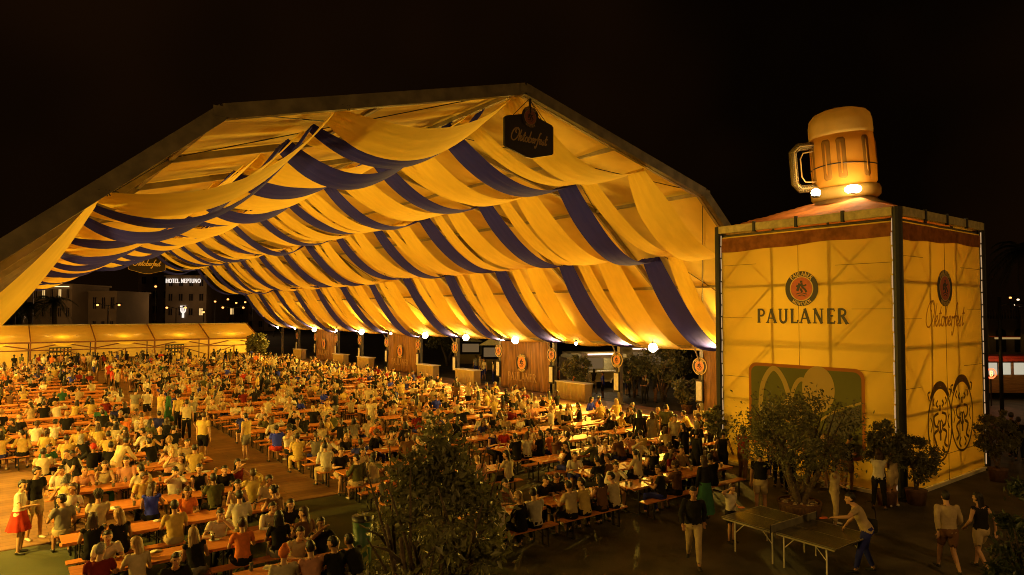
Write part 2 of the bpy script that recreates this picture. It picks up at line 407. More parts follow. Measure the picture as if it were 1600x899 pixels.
for x, y in ((7.2,Y0-.1),(1.8,Y0-.1),(22.2,Y0-.1)):           # knots of rope where the cloth is tied on
    b = MB()
    for k in range(5):
        a = k*1.3; z = roofz(x)-.08
        b.tube([(x,y,z),(x+.1*math.cos(a),y-.04,z-.1),(x+.28*math.cos(a),y-.02,z-.12-.12*math.sin(a)**2)], .014, 5)
    P_(b, 'tie_knot', M['black'])

# hanging cloth strips, one thing each
ATT = [(-3.5,3.62),(1.8,None),(7.2,None),(13.2,None),(19.2,None),(24.6,None),(29.8,3.5)]
def strip(y, w, m, lab, sags=1.0, seed=0, x_from=0, x_to=6, curl=.0, w_att=.8, tl=.27, tr=.08):
    rnd = random.Random(seed); b = MB()
    for k in range(x_from, x_to):
        xa, za = ATT[k]; xb, zb = ATT[k+1]
        za = roofz(xa)-.22 if za is None else za; zb = roofz(xb)-.22 if zb is None else zb
        sg = sags*rnd.uniform(.78,1.24)*(1.05 if k in (2,3) else 1.0); tw = rnd.uniform(-.2,.2); sk = rnd.uniform(-.08,.08)
        ya, yb = rnd.uniform(-.1,.1), rnd.uniform(-.1,.1)
        ph = rnd.uniform(0,6)
        def fn(u, v):
            t = u; q = 4*t*(1-t)
            ww = w*(w_att + (1-w_att)*min(1, q*1.6))
            t2 = t + sk*q*.5
            x = xa+(xb-xa)*t2; z = za+(zb-za)*t2 - sg*q
            vv = v-.5
            z += .10*(abs(vv)*2)**2*q*sg*.5 + tw*vv*q*.5 - (tl if k < 3 else tr)*vv*w*(.35+.65*q)*(.8+.2*math.sin(ph*3))
            edge = 1-abs(vv)*1.2
            z += .017*math.sin(v*19+ph+3*t)*(.4+.6*(1-q))*edge + .009*math.sin(v*41+ph)*(1-q*.6)
            x += .02*math.sin(v*23+ph)*(1-q)
            return (x, y+ya+(yb-ya)*t+vv*ww, z)
        b.grid(fn, 22, 20)
    o = b.build('fabric_strip', m, None, True)
    mod = None
    return o
GS = 'cloth strips swagged across the tent ceiling'
nb = 0
for k in range(12):
    yb = 21.6 + BAY*k
    o = strip(yb, 1.4, M['blue'], '', 1.34, 100+k); tag(o, f'blue cloth strip swagged under the tent roof, {ORD[k]} blue one from the front gable', 'cloth drape', GS)
    if yb+3 < Y1:
        o = strip(yb+2.8, 1.75, M['gold'], '', 1.25, 200+k); tag(o, f'golden cloth strip swagged under the tent roof just behind the {ORD[k]} blue strip', 'cloth drape', GS)
    o = strip(yb-1.45, 1.0, M['gold'], '', 1.0, 300+k); tag(o, f'narrower golden cloth strip swagged just in front of the {ORD[k]} blue strip', 'cloth drape', GS)
o = strip(17.6, 1.7, M['gold'], '', 1.15, 402, w_att=.5, tl=.42); tag(o, 'wide golden cloth strip tied along the front beam of the tent, nearest the camera', 'cloth drape', GS)
o = strip(19.1, 1.1, M['blue'], '', 1.5, 403, 0, 3, w_att=.5); tag(o, 'short twisted blue strip behind the front beam, on the left slope only', 'cloth drape', GS)

# globes and floodlights along the eaves
bulb = emis('lamp bulb', (1,.80,.50), 34)
LAMPS = [18.4+6*i for i in range(12)]
def lamp_thing(x, y, z, lab, power, seen=True, size=.13):
    r = empty('flood_lamp', (x,y,z)); tag(r, lab, 'lamp', 'round lamps along the tent eaves')
    b = MB(); b.ell((0,0,0), (size,size,size), 14, 10); g = b.build('bulb', bulb, r, True); g.visible_shadow = True
    b = MB(); b.cyl((0,0,size*.8), .05, .12, 8); b.bar((0,0,size*.8+.1),(.0,0,.45), .03); b.build('bracket', M['darkmetal'], r)
    return r
for i, y in enumerate(LAMPS):
    for sgn, x in ((1,27.9),(-1,-2.7)):
        side = 'right' if sgn > 0 else 'left'
        lamp_thing(x, y, 3.62, f'round glowing lamp under the {side} eave of the tent, {ORD[i]} from the front', 0, size=.24 if (sgn < 0 or i in (0,1,3,4,5,7,9)) else .10)
        L = bpy.data.lights.new('lamp_light', 'SPOT'); L.energy = (3900 if sgn > 0 else 1900)*(1.45 if i < 2 else 1); L.color = AMB; L.shadow_soft_size = .15; L.spot_size = math.radians(150); L.spot_blend = .8
        lo = bpy.data.objects.new('lamp_light', L); C.objects.link(lo); lo.location = (x-sgn*.05, y, 3.30); 
        d = V((-sgn*.75, 0, -.38)); lo.rotation_euler = d.to_track_quat('-Z','Y').to_euler()
        L = bpy.data.lights.new('roof_wash_light', 'SPOT'); L.energy = 2300; L.color = AMB; L.shadow_soft_size = .1; L.spot_size = math.radians(150); L.spot_blend = .9
        lo = bpy.data.objects.new('roof_wash_light', L); C.objects.link(lo); lo.location = (x+(.9 if sgn > 0 else 0), y+2.6, 3.35)
        d = V((-sgn*.9, -.1, .62)); lo.rotation_euler = d.to_track_quat('-Z','Y').to_euler()

# post signs, curtains
for i in range(1, 12):
    y = Y0+i*BAY
    r = empty('post_sign', (XR-.15, y, 0)); tag(r, f'round emblem sign with white panel on the right-hand tent post, {ORD[i-1]} from the tower', 'sign', 'round signs on the tent posts')
    pl = Plane((0, 0, 2.65), (0,-1,0), (0,0,1))                         # faces -X, towards the tables
    o = None
    bb = MB(); disc(bb, pl, .46, 0, 0, .10, .13, 0); bb.build('board', M['goldp'], r)
    pl2 = Plane((-.13, 0, 2.65), (0,-1,0), (0,0,1)); medallion(r, pl2, .41, 0, 0, [M['dark'], M['goldp'], M['orange'], M['dark']])
    bb = MB(); bb.box((-.16, 0, 1.35), (.06,.48,1.2)); bb.box((-.2,0,1.35),(.02,.34,1.0), mi=1); bb.box((-.12,0,2.1),(.05,.1,.3)); bb.build('panel', [M['dark'], M['white']], r)
def curtain(y0, y1, lab, logo=True):
    r = empty('curtain', (XR-.3, (y0+y1)/2, 0)); tag(r, lab, 'curtain', 'brown curtains between the tent posts'); W = y1-y0
    b = MB(); b.grid(lambda u,v: (.07*math.sin(u*W*7+math.sin(v*3)*.6)+.05*math.sin(u*W*2.3+v*2), (u-.5)*W, .1+3.4*v), 90, 14)
    b.build('cloth', M['brown'], r, True)
    b = MB(); b.tube([(0,-W/2,3.5),(0,W/2,3.5)], .03, 8); b.build('rail', M['alu'], r)
    if logo:
        pl = Plane((-.16, 0, 0), (0,-1,0), (0,0,1)); medallion(r, pl, .64, 0, 1.95, [M['dark'], M['goldp'], M['orange'], M['dark']])
        b = MB(); text(b, pl, 'PAULANER', .55, 0, .70, .16, 0, True, 1.05); b.build('lettering', mat('faded gold print', (.42,.25,.08), .8, .3, 4), r)
curtain(35.00, 40.60, 'brown curtain with round emblem hanging between tent posts, nearest whole one to the tower')
curtain(53.00, 58.60, 'brown curtain with round emblem, second bay of cloth further along the tent side')
curtain(71.00, 76.60, 'brown curtain with round emblem at the far end of the tent side')
curtain(17.00, 22.60, 'brown curtain half hidden behind the left edge of the fabric tower', False)

# hanging shields
def shield(y, z, s, lab, dark=True):
    r = empty('hanging_sign', (XM, y, z)); tag(r, lab, 'sign', 'hexagonal signs under the tent ridge')
    pl = Plane((0,0,0), (1,0,0), (0,0,1))
    poly = [(-1.0,.52),(-.93,.60),(-.1,.86),(.1,.86),(.93,.60),(1.0,.52),(1.0,-.52),(.93,-.60),(.1,-.86),(-.1,-.86),(-.93,-.60),(-1.0,-.52)]
    poly = [(a*s*1.22,c*s) for a,c in poly]
    b = MB(); b.prism(poly, pl.p(0,0,-.05), pl.r, pl.u, pl.n, .07, 0); b.prism([(a*.985,c*.985) for a,c in poly], pl.p(0,0,.02), pl.r, pl.u, pl.n, .004, 1)
    b.build('board', [M['goldp'] if not dark else M['black'], M['dark']], r)
    b = MB(); pl2 = Plane(pl.p(0,0,.024), pl.r, pl.u); script(b, pl2, s*.44, 0, -.12*s, .12, 0); b.build('lettering', M['goldp'] if not dark else mat('dull gold print', (.30,.19,.06), .6, .1), r)
    medallion(r, Plane(pl.p(0,0,.05), pl.r, pl.u), s*.42, 0, s*.72, [M['dark'], M['goldp'] if not dark else mat('dull gold paint', (.25,.15,.05), .6, .1), mat('dull red', (.18,.05,.02), .6, .1) if dark else M['red'], M['dark']])
    b = MB(); b.bar((0,-.04,s*.9),(0,-.04,s*1.45), .06); b.tube([(-s*.9,-.03,s*.6),(0,0,s*1.45)], .01, 5); b.tube([(s*.9,-.03,s*.6),(0,0,s*1.45)], .01, 5); b.build('hanger', M['black'], r)
shield(16.5, 11.0, .80, 'dark hexagonal sign with script lettering hanging from the front ridge of the tent')
shield(83.0, 10.95, 1.5, 'gold-edged hexagonal sign with script lettering hanging at the far gable', False)

# ------------------------------------------------------------------ fabric tower with the beer mug
TX0, TX1, TY0, TY1, TZ = 21.4, 27.9, 9.2, 15.5, 8.5
tower = empty('advertising_tower', ((TX0+TX1)/2, (TY0+TY1)/2, 0)); tag(tower, 'square scaffold tower wrapped in glowing printed cloth with a beer mug on its roof', 'tower')
def TP(b, name, m, smooth=False, parent=None):
    o = b.build(name, m, parent or tower, smooth)
    if parent is None: o.location = (-(TX0+TX1)/2, -(TY0+TY1)/2, 0)
    return o
cloth = fabric('tower wrap cloth', (.70,.53,.12), .50, .5, .9, tcol=(.86,.60,.11), var=.10, scale=.8)
brownband = fabric('tower brown band', (.28,.11,.03), .25, .4, 2, var=.35, scale=4)
faces = [('L', Plane((TX0,TY1,0),(0,-1,0),(0,0,1)), TY1-TY0), ('R', Plane((TX0,TY0,0),(1,0,0),(0,0,1)), TX1-TX0),
         ('B', Plane((TX1,TY0,0),(0,1,0),(0,0,1)), TY1-TY0), ('K', Plane((TX1,TY1,0),(-1,0,0),(0,0,1)), TX1-TX0)]
thin = mat('seam', (.16,.10,.03), .8, .1); pipe = mat('scaffold tube', (.10,.085,.06), .5, .2, 6, metal=.3)
rope = emis('rope light', (1,.60,.28), .5)
for tagf, pl, W in faces:
    b = MB()
    def fn(u, v, pl=pl, W=W):
        x = .14+(W-.28)*u; z = .12+(TZ-.25-.12)*v
        return pl.p(x, z, .012*math.sin(x*3+z*1.7)*math.sin(PI*u) + .035*noise.noise(V((x*.9, z*.9, 3)))*min(1,8*u,8*(1-u)))
    b.grid(fn, 40, 50); wrap = TP(b, 'cloth_wrap', cloth, True)
    # brown printed band along the top with a wavy lower edge
    b = MB()
    n = 40; b.grid(lambda u,v: pl.p(.15+(W-.3)*u, (TZ-.30)-v*(.46+.05*math.sin(u*5+1)+.02*math.sin(u*17)), .045), n, 2)
    TP(b, 'printed_band', brownband, True)
    b = MB()                                             # scaffold behind the cloth
    xs = [.15, W*.345, W*.655, W-.15]
    for x in xs: b.tube([pl.p(x,0,-.10), pl.p(x,TZ,-.10)], .045, 8)
    for z in (.4,2.4,4.4,6.4,8.3): b.tube([pl.p(.1,z,-.09), pl.p(W-.1,z,-.09)], .045, 8)
    for k,z in enumerate((.4,2.4,4.4,6.4)):
        b.tube([pl.p(xs[0],z,-.13), pl.p(xs[1],z+2,-.13)], .036, 6)
        b.tube([pl.p(xs[2],z,-.13), pl.p(xs[3],z+2,-.13)], .036, 6)
        if k % 2: b.tube([pl.p(xs[1],z,-.16), pl.p(xs[0],z+2,-.16)], .024, 6); b.tube([pl.p(xs[3],z-.9,-.16), pl.p(xs[2],z+1.2,-.16)], .024, 6)
        for x in xs[1:3]:
            for dz in (0,.5,1,1.5): b.tube([pl.p(x,z+dz-.04,-.10), pl.p(x,z+dz+.04,-.10)], .052, 8)
    TP(b, 'scaffold', pipe, True)
    b = MB(); b.bar(pl.p(W/2,.1,.036), pl.p(W/2,TZ-.3,.036), .012, .01); 
    for x0,x1,z in ((.2,W*.28,1.55),(.2,W*.2,3.2),(.2,W*.22,5.3),(W*.72,W-.2,3.7),(W*.78,W-.2,5.6),(.2,W*.25,7.2),(W*.7,W-.2,7.0),(.2,W-.2,.95)):
        b.bar(pl.p(x0,z,.036), pl.p(x1,z,.036), .014, .012)
    TP(b, 'seam', thin)
    b = MB(); b.box(pl.p(W/2,TZ+.02,.06), (.2,.2,.2) if False else ((abs(pl.r.x)*(W-.2)+.16*abs(pl.r.y)), (abs(pl.r.y)*(W-.2)+.16*abs(pl.r.x)), .26))
    for q in range(1,4): b.box(pl.p(W*q/4,TZ+.02,.13), (.09,.09,.36), mi=1)
    TP(b, 'top_rail', [mat('rail paint', (.45,.36,.16), .5, .2), M['black']])
    for x in (.14, W-.14):
        b = MB()
        for q in range(19): b.tube([pl.p(x+.012*math.sin(q*2.1),.2+q*.43,.05), pl.p(x+.012*math.sin(q*2.1+1),.2+q*.43+.38,.05)], .018, 6)
        TP(b, 'rope_light', rope)
    b = MB(); b.bar(pl.p(.1,.05,.03), pl.p(W-.1,.05,.03), .1, .1); TP(b, 'bottom_rail', M['white'])
for (x,y) in ((TX0,TY0),(TX1,TY0),(TX0,TY1),(TX1,TY1)):
    b = MB(); b.tube([(x,y,0),(x,y,TZ+.15)], .14, 10); TP(b, 'corner_post', M['black'])
    b = MB(); b.cyl((x,y,0), .3, .06, 12); TP(b, 'base_plate', M['darkmetal'])
# prints on the left-hand (west) face and on the right-hand (south) face
W = TY1-TY0; plL = Plane(faces[0][1].p(0,0,.05), faces[0][1].r, faces[0][1].u)
plR = Plane(faces[1][1].p(0,0,.05), faces[1][1].r, faces[1][1].u)
def tfix(o): o.location = (-(TX0+TX1)/2, -(TY0+TY1)/2, 0); return o
cx = W*.519
tfix(medallion(tower, plL, .58, cx, 6.28, MED))
b = MB(); text(b, plL, 'PAULANER', .47, cx-.03, 5.14, .20, 0, True, 1.24); TP(b, 'shop_lettering', M['dark'])
def rrect(x0,x1,y0,y1,r):
    return arc(x1-r,y1-r,r,r,0,90,6)+arc(x0+r,y1-r,r,r,90,180,6)+arc(x0+r,y0+r,r,r,180,270,6)+arc(x1-r,y0+r,r,r,270,360,6)
pic_g = fabric('printed green', (.20,.20,.06), .35, .2); pic_r = fabric('printed rust', (.50,.20,.04), .35, .2); pic_c = fabric('printed cream', (.62,.46,.15), .4, .2)
x0, x1 = W*.197, W*.838
b = MB(); b.prism(rrect(x0,x1,.9,3.74,.3), plL.p(0,0,-.004), plL.r, plL.u, plL.n, .005); pic = TP(b, 'printed_picture', pic_r)
b = MB(); b.prism(rrect(x0+.1,x1-.1,1.0,3.63,.24), plL.p(0,0,.002), plL.r, plL.u, plL.n, .004); b.build('picture_ground', pic_g, pic)
b = MB()
stroke(b, plL, smooth_pts([(x0+.45,2.1),(x0+.55,3.0),(x0+.95,3.58),(x0+1.35,3.2),(x0+1.6,2.4)]), .17, .009)
stroke(b, plL, smooth_pts([(x0+1.5,2.3),(x0+1.75,3.05),(x0+2.0,3.28),(x0+2.3,3.0),(x0+2.45,2.2)]), .14, .011)
stroke(b, plL, smooth_pts([(x0+2.6,2.0),(x0+3.1,2.35),(x1-.12,2.7)]), .07, .013)
b.build('picture_arches', pic_c, pic)
b = MB(); disc(b, plL, .42, x0+1.6, 2.2, .008, .014, 0); disc(b, plL, .55, x0+2.55, 3.0, .008, .012, 0, ry=.75); b.build('picture_froth', pic_c, pic)
b = MB(); b.prism([(x0+2.75,1.7),(x0+2.9,2.2),(x1-.14,2.62),(x1-.14,2.05),(x0+3.4,1.5)], plL.p(0,0,.012), plL.r, plL.u, plL.n, .004); b.build('picture_dark_shape', M['dark'], pic); b = MB(); disc(b, plL, .3, x0+.85, 2.1, .012, .016, 0); b.build('picture_dark_shape', M['dark'], pic)
W2 = TX1-TX0; c2 = W2*.49
tfix(medallion(tower, plR, .59, c2, 6.28, MED))
b = MB(); script(b, plR, .74, c2+.05, 5.3, .06); TP(b, 'script_lettering', fabric('faded print', (.45,.25,.06), .3, .1))
# two printed ovals of ornament
grey = fabric('grey print', (.15,.10,.04), .3, .1)
for k, ox in enumerate((W2*.40, W2*.67)):
    b = MB(); oy = 1.95 + (.12 if k else 0); OX = ox
    stroke(b, plR, [(ox+.90*math.cos(a), oy+1.15*math.sin(a)) for a in [PI*2*i/40 for i in range(41)]], .07, .004)
    stroke(b, plR, smooth_pts([(ox-.66,oy+.85),(ox-.35,oy+1.18),(ox,oy+1.27),(ox+.35,oy+1.18),(ox+.66,oy+.85)]), .17, .006)
    for sx in (-1,1):
        for pts, w in (([(.55,.9),(.62,1.15),(.5,1.2)],.06),([(.12,.85),(.2,.72),(.1,.62)],.07),([(.3,.95),(.36,.8),(.3,.7)],.06),([(.1,.4),(.32,.3),(.28,.0),(.1,-.1)],.08),([(.15,-.2),(.34,-.35),(.22,-.7),(.36,-.85)],.09),([(.5,.3),(.42,.05),(.5,-.2)],.05),([(.06,.15),(.14,-.05),(.05,-.3)],.06),([(.1,-.8),(.2,-1.0),(.1,-1.15)],.06)):
            stroke(b, plR, smooth_pts([(ox+sx*x*1.4, oy+y*.88) for x,y in pts], 4), w, .004)
    stroke(b, plR, [(ox,oy+.6),(ox,oy+.42)], .09, .008); stroke(b, plR, [(ox,oy+.1),(ox,oy-.5)], .1, .008)
    TP(b, 'printed_oval', grey)
# roof
b = MB(); rz = TZ+.12; c = ((TX0+TX1)/2, (TY0+TY1)/2)
def tent_roof(u, v):
    x = TX0+.1+(TX1-TX0-.2)*u; y = TY0+.1+(TY1-TY0-.2)*v
    d = max(abs(x-c[0])/((TX1-TX0)/2), abs(y-c[1])/((TY1-TY0)/2))
    return (x, y, rz + min(.80, 1.25*max(0, 1-d)**1.1) + .05*noise.noise(V((x*1.5,y*1.5,0))))
b.grid(tent_roof, 36, 36); TP(b, 'roof', fabric('orange tarpaulin', (.62,.22,.06), .15, .6, 2, var=.3, scale=2), True)
b = MB(); 
b.tube([(c[0],c[1],TZ+.80),(c[0],c[1],TZ+.96),(c[0],c[1],TZ+1.07)], [1.5,1.15,1.02], 32, cap=False); b.cyl((c[0],c[1],TZ+1.04), 1.02, .05, 32); TP(b, 'mug_plinth', mat('bronze sheet', (.26,.14,.04), .35, .3, 3, metal=.7), True)
for (x,y,p) in ((c[0],c[1],2.6),(c[0],c[1],6.0)):
    for dx,dy in ((0,0),):
        L = bpy.data.lights.new('tower_light', 'POINT'); L.energy = 190; L.color = AMB; L.shadow_soft_size = .10
        lo = bpy.data.objects.new('tower_light', L); C.objects.link(lo); lo.location = (x-.9, y+.5, p)
# mug: inflatable, clear outer skin, beer and foam inside
MG = V((c[0], c[1], TZ+1.10))
mug = empty('inflatable_beer_mug', MG, math.radians(0)); tag(mug, 'giant inflatable beer mug with foam top and clear handle on the tower roof', 'mug')
mug.scale = (.97,.97,1.0); mug.rotation_euler = (math.radians(2), math.radians(-5), -TH)
# soft vinyl materials: beer and foam glow from lights added inside, besides the foot lamps
beer = fabric('amber vinyl', (.62,.32,.05), .55, .25, 1.5, tcol=(.88,.46,.05), var=.2, scale=1.2)
foam = fabric('cream vinyl', (.70,.48,.14), .5, .4, 4, tcol=(.85,.6,.18), var=.15, scale=2)
clear = glassmat('clear vinyl', (.95,.75,.4), .92, .05)
R0 = 1.18
def lathe(b, prof, n=40, mi=0, wob=.0):
    vs = []; m = len(prof)
    for r,z in prof:
        for k in range(n):
            a = 2*PI*k/n; rr = r*(1+wob*math.sin(a*8)); vs.append((rr*math.cos(a), rr*math.sin(a), z))
    fs = [(i*n+k, i*n+(k+1)%n, (i+1)*n+(k+1)%n, (i+1)*n+k) for i in range(m-1) for k in range(n)]
    fs.append(tuple(range(n-1,-1,-1))); fs.append(tuple((m-1)*n+k for k in range(n))); b.add(vs, fs, mi)
b = MB(); lathe(b, [(1.02,.45),(1.10,.55),(1.11,1.2),(1.10,1.9),(1.08,2.28)], 40, 0, .01); b.build('beer', beer, mug, True)
b = MB(); lathe(b, [(1.085,2.282),(1.10,2.4),(1.09,2.75),(1.04,2.98),(.9,3.14),(.6,3.25),(.25,3.29),(.02,3.30)], 40, 0, .012); b.build('foam', foam, mug, True)
b = MB(); lathe(b, [(1.12,.0),(1.19,.08),(1.20,.3),(1.15,.42),(1.05,.46)], 40); b.build('foot_band', fabric('golden foot vinyl', (.55,.36,.09), .5, .3, 5), mug, True)
b = MB(); b.tube([(1.125*math.cos(a), 1.125*math.sin(a), 1.18+.05*math.sin(2*a)) for a in [2*PI*i/48 for i in range(48)]], .022, 6, closed=True); b.build('liquid_line', M['dark'], mug, True)
for a in (-118, -72, -20, 30, 80, 130, 180, 215):
    aa = math.radians(a); e = MB()
    n_ = V((math.cos(aa), math.sin(aa), 0)); t_ = V((-math.sin(aa), math.cos(aa), 0))
    e.tube([n_*1.085+V((0,0,z)) for z in (.68,.76,2.04,2.12)], [(.10,.02),(.16,.045),(.16,.045),(.10,.02)], 12, side=tuple(t_))
    e.tube([n_*1.135+V((0,0,z)) for z in (.85,.95,1.9,2.0)], [(.01,.01),(.03,.02),(.03,.02),(.01,.01)], 8, 1, side=tuple(t_))
    e.build('dimple', [fabric('ridge vinyl', (.34,.17,.03), .4, .1), beer] if a == -118 else [bpy.data.materials['ridge vinyl'], beer], mug, True)
b = MB()
hp = [(-1.05,0,2.05),(-1.62,0,2.05),(-1.85,0,1.85),(-1.85,0,.72),(-1.68,0,.52),(-1.05,0,.52)]
b.tube(hp, [(.17,.15)]*6, 8, side=(0,1,0)); b.build('handle', mat('clear amber handle vinyl', (.35,.22,.07), .12, .2, 5, spec=1.0) if False else glassmat('handle vinyl', (.9,.66,.3), .8, .08), mug, True)
b = MB()
for dy, dr in ((.15,.0),(-.15,.0)):
    b.tube([(p[0], dy, p[2]) for p in hp], .022, 6)
b.tube([(-1.1,-.1,1.85),(-1.5,-.1,1.8),(-1.62,-.1,1.6),(-1.62,-.1,.95),(-1.5,-.1,.75),(-1.1,-.1,.72)], .025, 6)
b.build('handle_seam', mat('shiny seam', (.60,.40,.15), .3, .1), mug, True)
for k, (ax) in enumerate((-108, -60)):
    a = math.radians(ax) - TH; p = pixd(*[(1275,303,23.75),(1333,297,23.35)][k])
    r = empty('mug_lamp', p); tag(r, ['bright floodlight at the foot of the mug, below its handle side', 'bright floodlight in front of the mug, right of its middle'][k], 'lamp')
    e = MB(); e.ell((0,0,.03), ((.16,.27)[k],(.16,.27)[k],.15), 14, 8); e.build('bulb', bulb, r, True)
    e = MB(); e.box((0,0,-.09), (.2,.2,.06)); e.build('housing', M['darkmetal'], r)
    L = bpy.data.lights.new('mug_lamp_light', 'POINT'); L.energy = 60; L.color = (1,.62,.14); L.shadow_soft_size = .12
    lo = bpy.data.objects.new('mug_lamp_light', L); C.objects.link(lo); lo.location = p + V((.2*math.cos(a), .2*math.sin(a), .22))
L = bpy.data.lights.new('mug_inner_light', 'POINT'); L.energy = 19; L.color = (1,.58,.10); L.shadow_soft_size = .3  # added inside the mug to make the vinyl glow, stronger near the base
lo = bpy.data.objects.new('mug_inner_light', L); C.objects.link(lo); lo.location = MG + V((0,0,.75))
L = bpy.data.lights.new('mug_inner_light', 'POINT'); L.energy = 6; L.color = (1,.58,.10); L.shadow_soft_size = .3
lo = bpy.data.objects.new('mug_inner_light', L); C.objects.link(lo); lo.location = MG + V((0,0,2.6))

# ------------------------------------------------------------------ bar tent at the far end
bar = empty('bar_tent', (8, 77.5, 0)); tag(bar, 'long low bar tent with sloping cream roof across the far end', 'tent')
def BP(b, name, m, smooth=False):
    o = b.build(name, m, bar, smooth); o.location = (-8,-77.5,0); return o
BY = 76.0; bx0, bx1 = -7.4, 23.0; nbay = 6; bw = (bx1-bx0)/nbay
barcloth = fabric('bar tent canvas', (.72,.55,.20), .35, .3, 2, tcol=(.8,.55,.15))
for k in range(nbay):
    xa = bx0+k*bw; b = MB()
    b.grid(lambda u,v: (xa+.04+(bw-.08)*u, BY-.2+4.6*v, 2.75+1.45*v-.07*math.sin(PI*u)*math.sin(PI*v)), 10, 6); BP(b, 'roof_panel', barcloth, True)
    b = MB(); b.grid(lambda u,v: (xa+.04+(bw-.08)*u, BY+4.4+4.4*v, 4.2-1.45*v), 4, 2); BP(b, 'roof_panel', barcloth, True)
    b = MB(); b.grid(lambda u,v: (xa+.05+(bw-.1)*u, BY+4.1+.03*math.sin(u*30), .1+2.9*v), 30, 3); BP(b, 'back_cloth', barcloth, True)
    if k % 2 == 0 or True:
        b = MB(); b.grid(lambda u,v: (xa+bw*.5+(u-.5)*bw*.42, BY-.24, 2.72-.36*v*math.sin(PI*u)), 10, 3); BP(b, 'swag', M['gold'], True)
timber = mat('reddish timber', (.16,.06,.03), .7, .2, 5)
for k in range(nbay+1):
    x = bx0+k*bw
    b = MB(); b.bar((x,BY-.2,2.80),(x,BY+4.4,4.26), .09); BP(b, 'rafter', timber)
    b = MB(); b.box((x,BY-.1,1.35), (.14,.14,2.7)); BP(b, 'post', timber)
    if k < nbay:
        b = MB(); b.bar((x,BY-.1,2.1),(x+bw/2,BY-.12,2.62), .11); BP(b, 'brace', timber)
        b = MB(); b.bar((x+bw,BY-.1,2.1),(x+bw/2,BY-.1,2.62), .11); BP(b, 'brace', timber)
        b = MB(); b.bar((x,BY-.08,2.0),(x+bw,BY-.08,2.0), .10); b.box((x+bw*.5,BY-.08,1.0),(.10,.10,2.0)); b.bar((x+bw*.04,BY-.08,1.15),(x+bw*.48,BY-.08,1.9),.08) if k%2 else b.bar((x+bw*.52,BY-.08,1.9),(x+bw*.96,BY-.08,1.15),.08); BP(b, 'rail', timber)
        if k in (2,3,5,0):
            b = MB(); b.box((x+bw/2, BY+.25, .55), (bw-.6,.5,1.1)); b.box((x+bw/2, BY+.2, 1.12), (bw-.4,.7,.05), mi=1); BP(b, 'counter', [barcloth, timber])
        if k in (2, 4):
            b = MB(); b.box((x+bw/2, BY+3.6, 1.5), (1.8,.3,1.2)); 
            for q in range(3):
                for w_ in range(6): b.box((x+bw/2-.75+w_*.3, BY+3.43, 1.1+q*.38), (.16,.06,.2), mi=1)
            BP(b, 'bottle_shelf', [M['black'], M['goldp']])
b = MB(); b.bar((bx0-.1,BY-.22,2.72),(bx1+.1,BY-.22,2.72), .10, .14); BP(b, 'eave_beam', timber)
b = MB(); b.bar((bx0-.1,BY+4.4,4.24),(bx1+.1,BY+4.4,4.24), .10); BP(b, 'ridge_beam', M['alu'])
for k in range(nbay):
    for j in range(2):
        x = bx0+(k+.27+.45*j)*bw
        r = empty('bar_lamp', (x, BY+1.6, 2.95)); tag(r, f'small glowing lamp inside the bar tent, {ORD[k*2+j]} along its roof from the left', 'lamp', 'lamps in the bar tent')
        e = MB(); e.ell((0,0,0), (.09,.09,.06), 8, 6); e.build('bulb', emis('bar bulb', (1,.7,.3), 22) if (k+j)==0 else bpy.data.materials['bar bulb'], r, True)
        e = MB(); e.tube([(0,0,.05),(0,0,.35)], .015, 5); e.build('cord', M['black'], r)
    L = bpy.data.lights.new('bar_light', 'POINT'); L.energy = 95; L.color = AMB; L.shadow_soft_size = .12
    lo = bpy.data.objects.new('bar_light', L); C.objects.link(lo); lo.location = (bx0+(k+.5)*bw, BY+1.4, 2.6)

# ------------------------------------------------------------------ town beyond, left
def building(name, lab, pxl, pxr, ytop, dist, depth, floors, cols, wallm, cat='building', lit=(), roofm=None):
    a = pixd(pxl, 488, dist); d = pixd(pxr, 488, dist); w = (d-a).length
    h = CAMH + (488-ytop)/F*dist
    r = empty(name, ((a.x+d.x)/2, (a.y+d.y)/2, 0), -TH); tag(r, lab, cat)
    b = MB(); b.box((0, depth/2, h/2), (w, depth, h)); b.build('wall', wallm, r)
    b = MB(); b.box((0, depth/2, h+.15), (w+.6, depth+.6, .3)); 
    b.build('roof', roofm or wallm, r)
    fh = h/floors; cw = w/cols
    for i in range(floors):
        for j in range(cols):
            x = -w/2+(j+.5)*cw; z = (i+.55)*fh
            f = MB(); ww, wh = cw*.42, fh*.5
            for (cx_,cz_,sx,sz) in ((x,z+wh/2,ww+.2,.1),(x,z-wh/2,ww+.3,.12),(x-ww/2,z,.1,wh),(x+ww/2,z,.1,wh),(x,z,.06,wh)): f.box((cx_,-.05,cz_), (sx,.12,sz))
            fr = f.build('window', wallm, r); g = MB(); g.box((x,-.012,z), (ww-.1,.02,wh-.1)); g.build('pane', WIN_L if (i,j) in lit else WIN_D, fr)
    return r, w, h
WIN_L = emis('lit window', (1,.62,.22), .9); WIN_D = mat('dark window', (.015,.013,.012), .15, .1)
plasterN = mat('night plaster', (.13,.095,.06), .9, .2, .3); plasterW = mat('pale plaster', (.15,.105,.05), .9, .15, .3)
hot, hw, hh = building('hotel_building', 'dark hotel block with a lit sign along its top edge', 258, 322, 432, 170, 14, 4, 4, plasterN, lit=((1,3),))
b = MB(); pl = Plane((0,-.25,0), (1,0,0), (0,0,1)); text(b, pl, 'HOTEL NEPTUNO', .98, -.6, hh-1.6, .17, 0, False, 1.0, .15)
b.build('lettering', emis('white neon', (1,.86,.74), 1.1), hot)
b = MB(); pl = Plane((-.5,-.25,0), (1,0,0), (0,0,1))
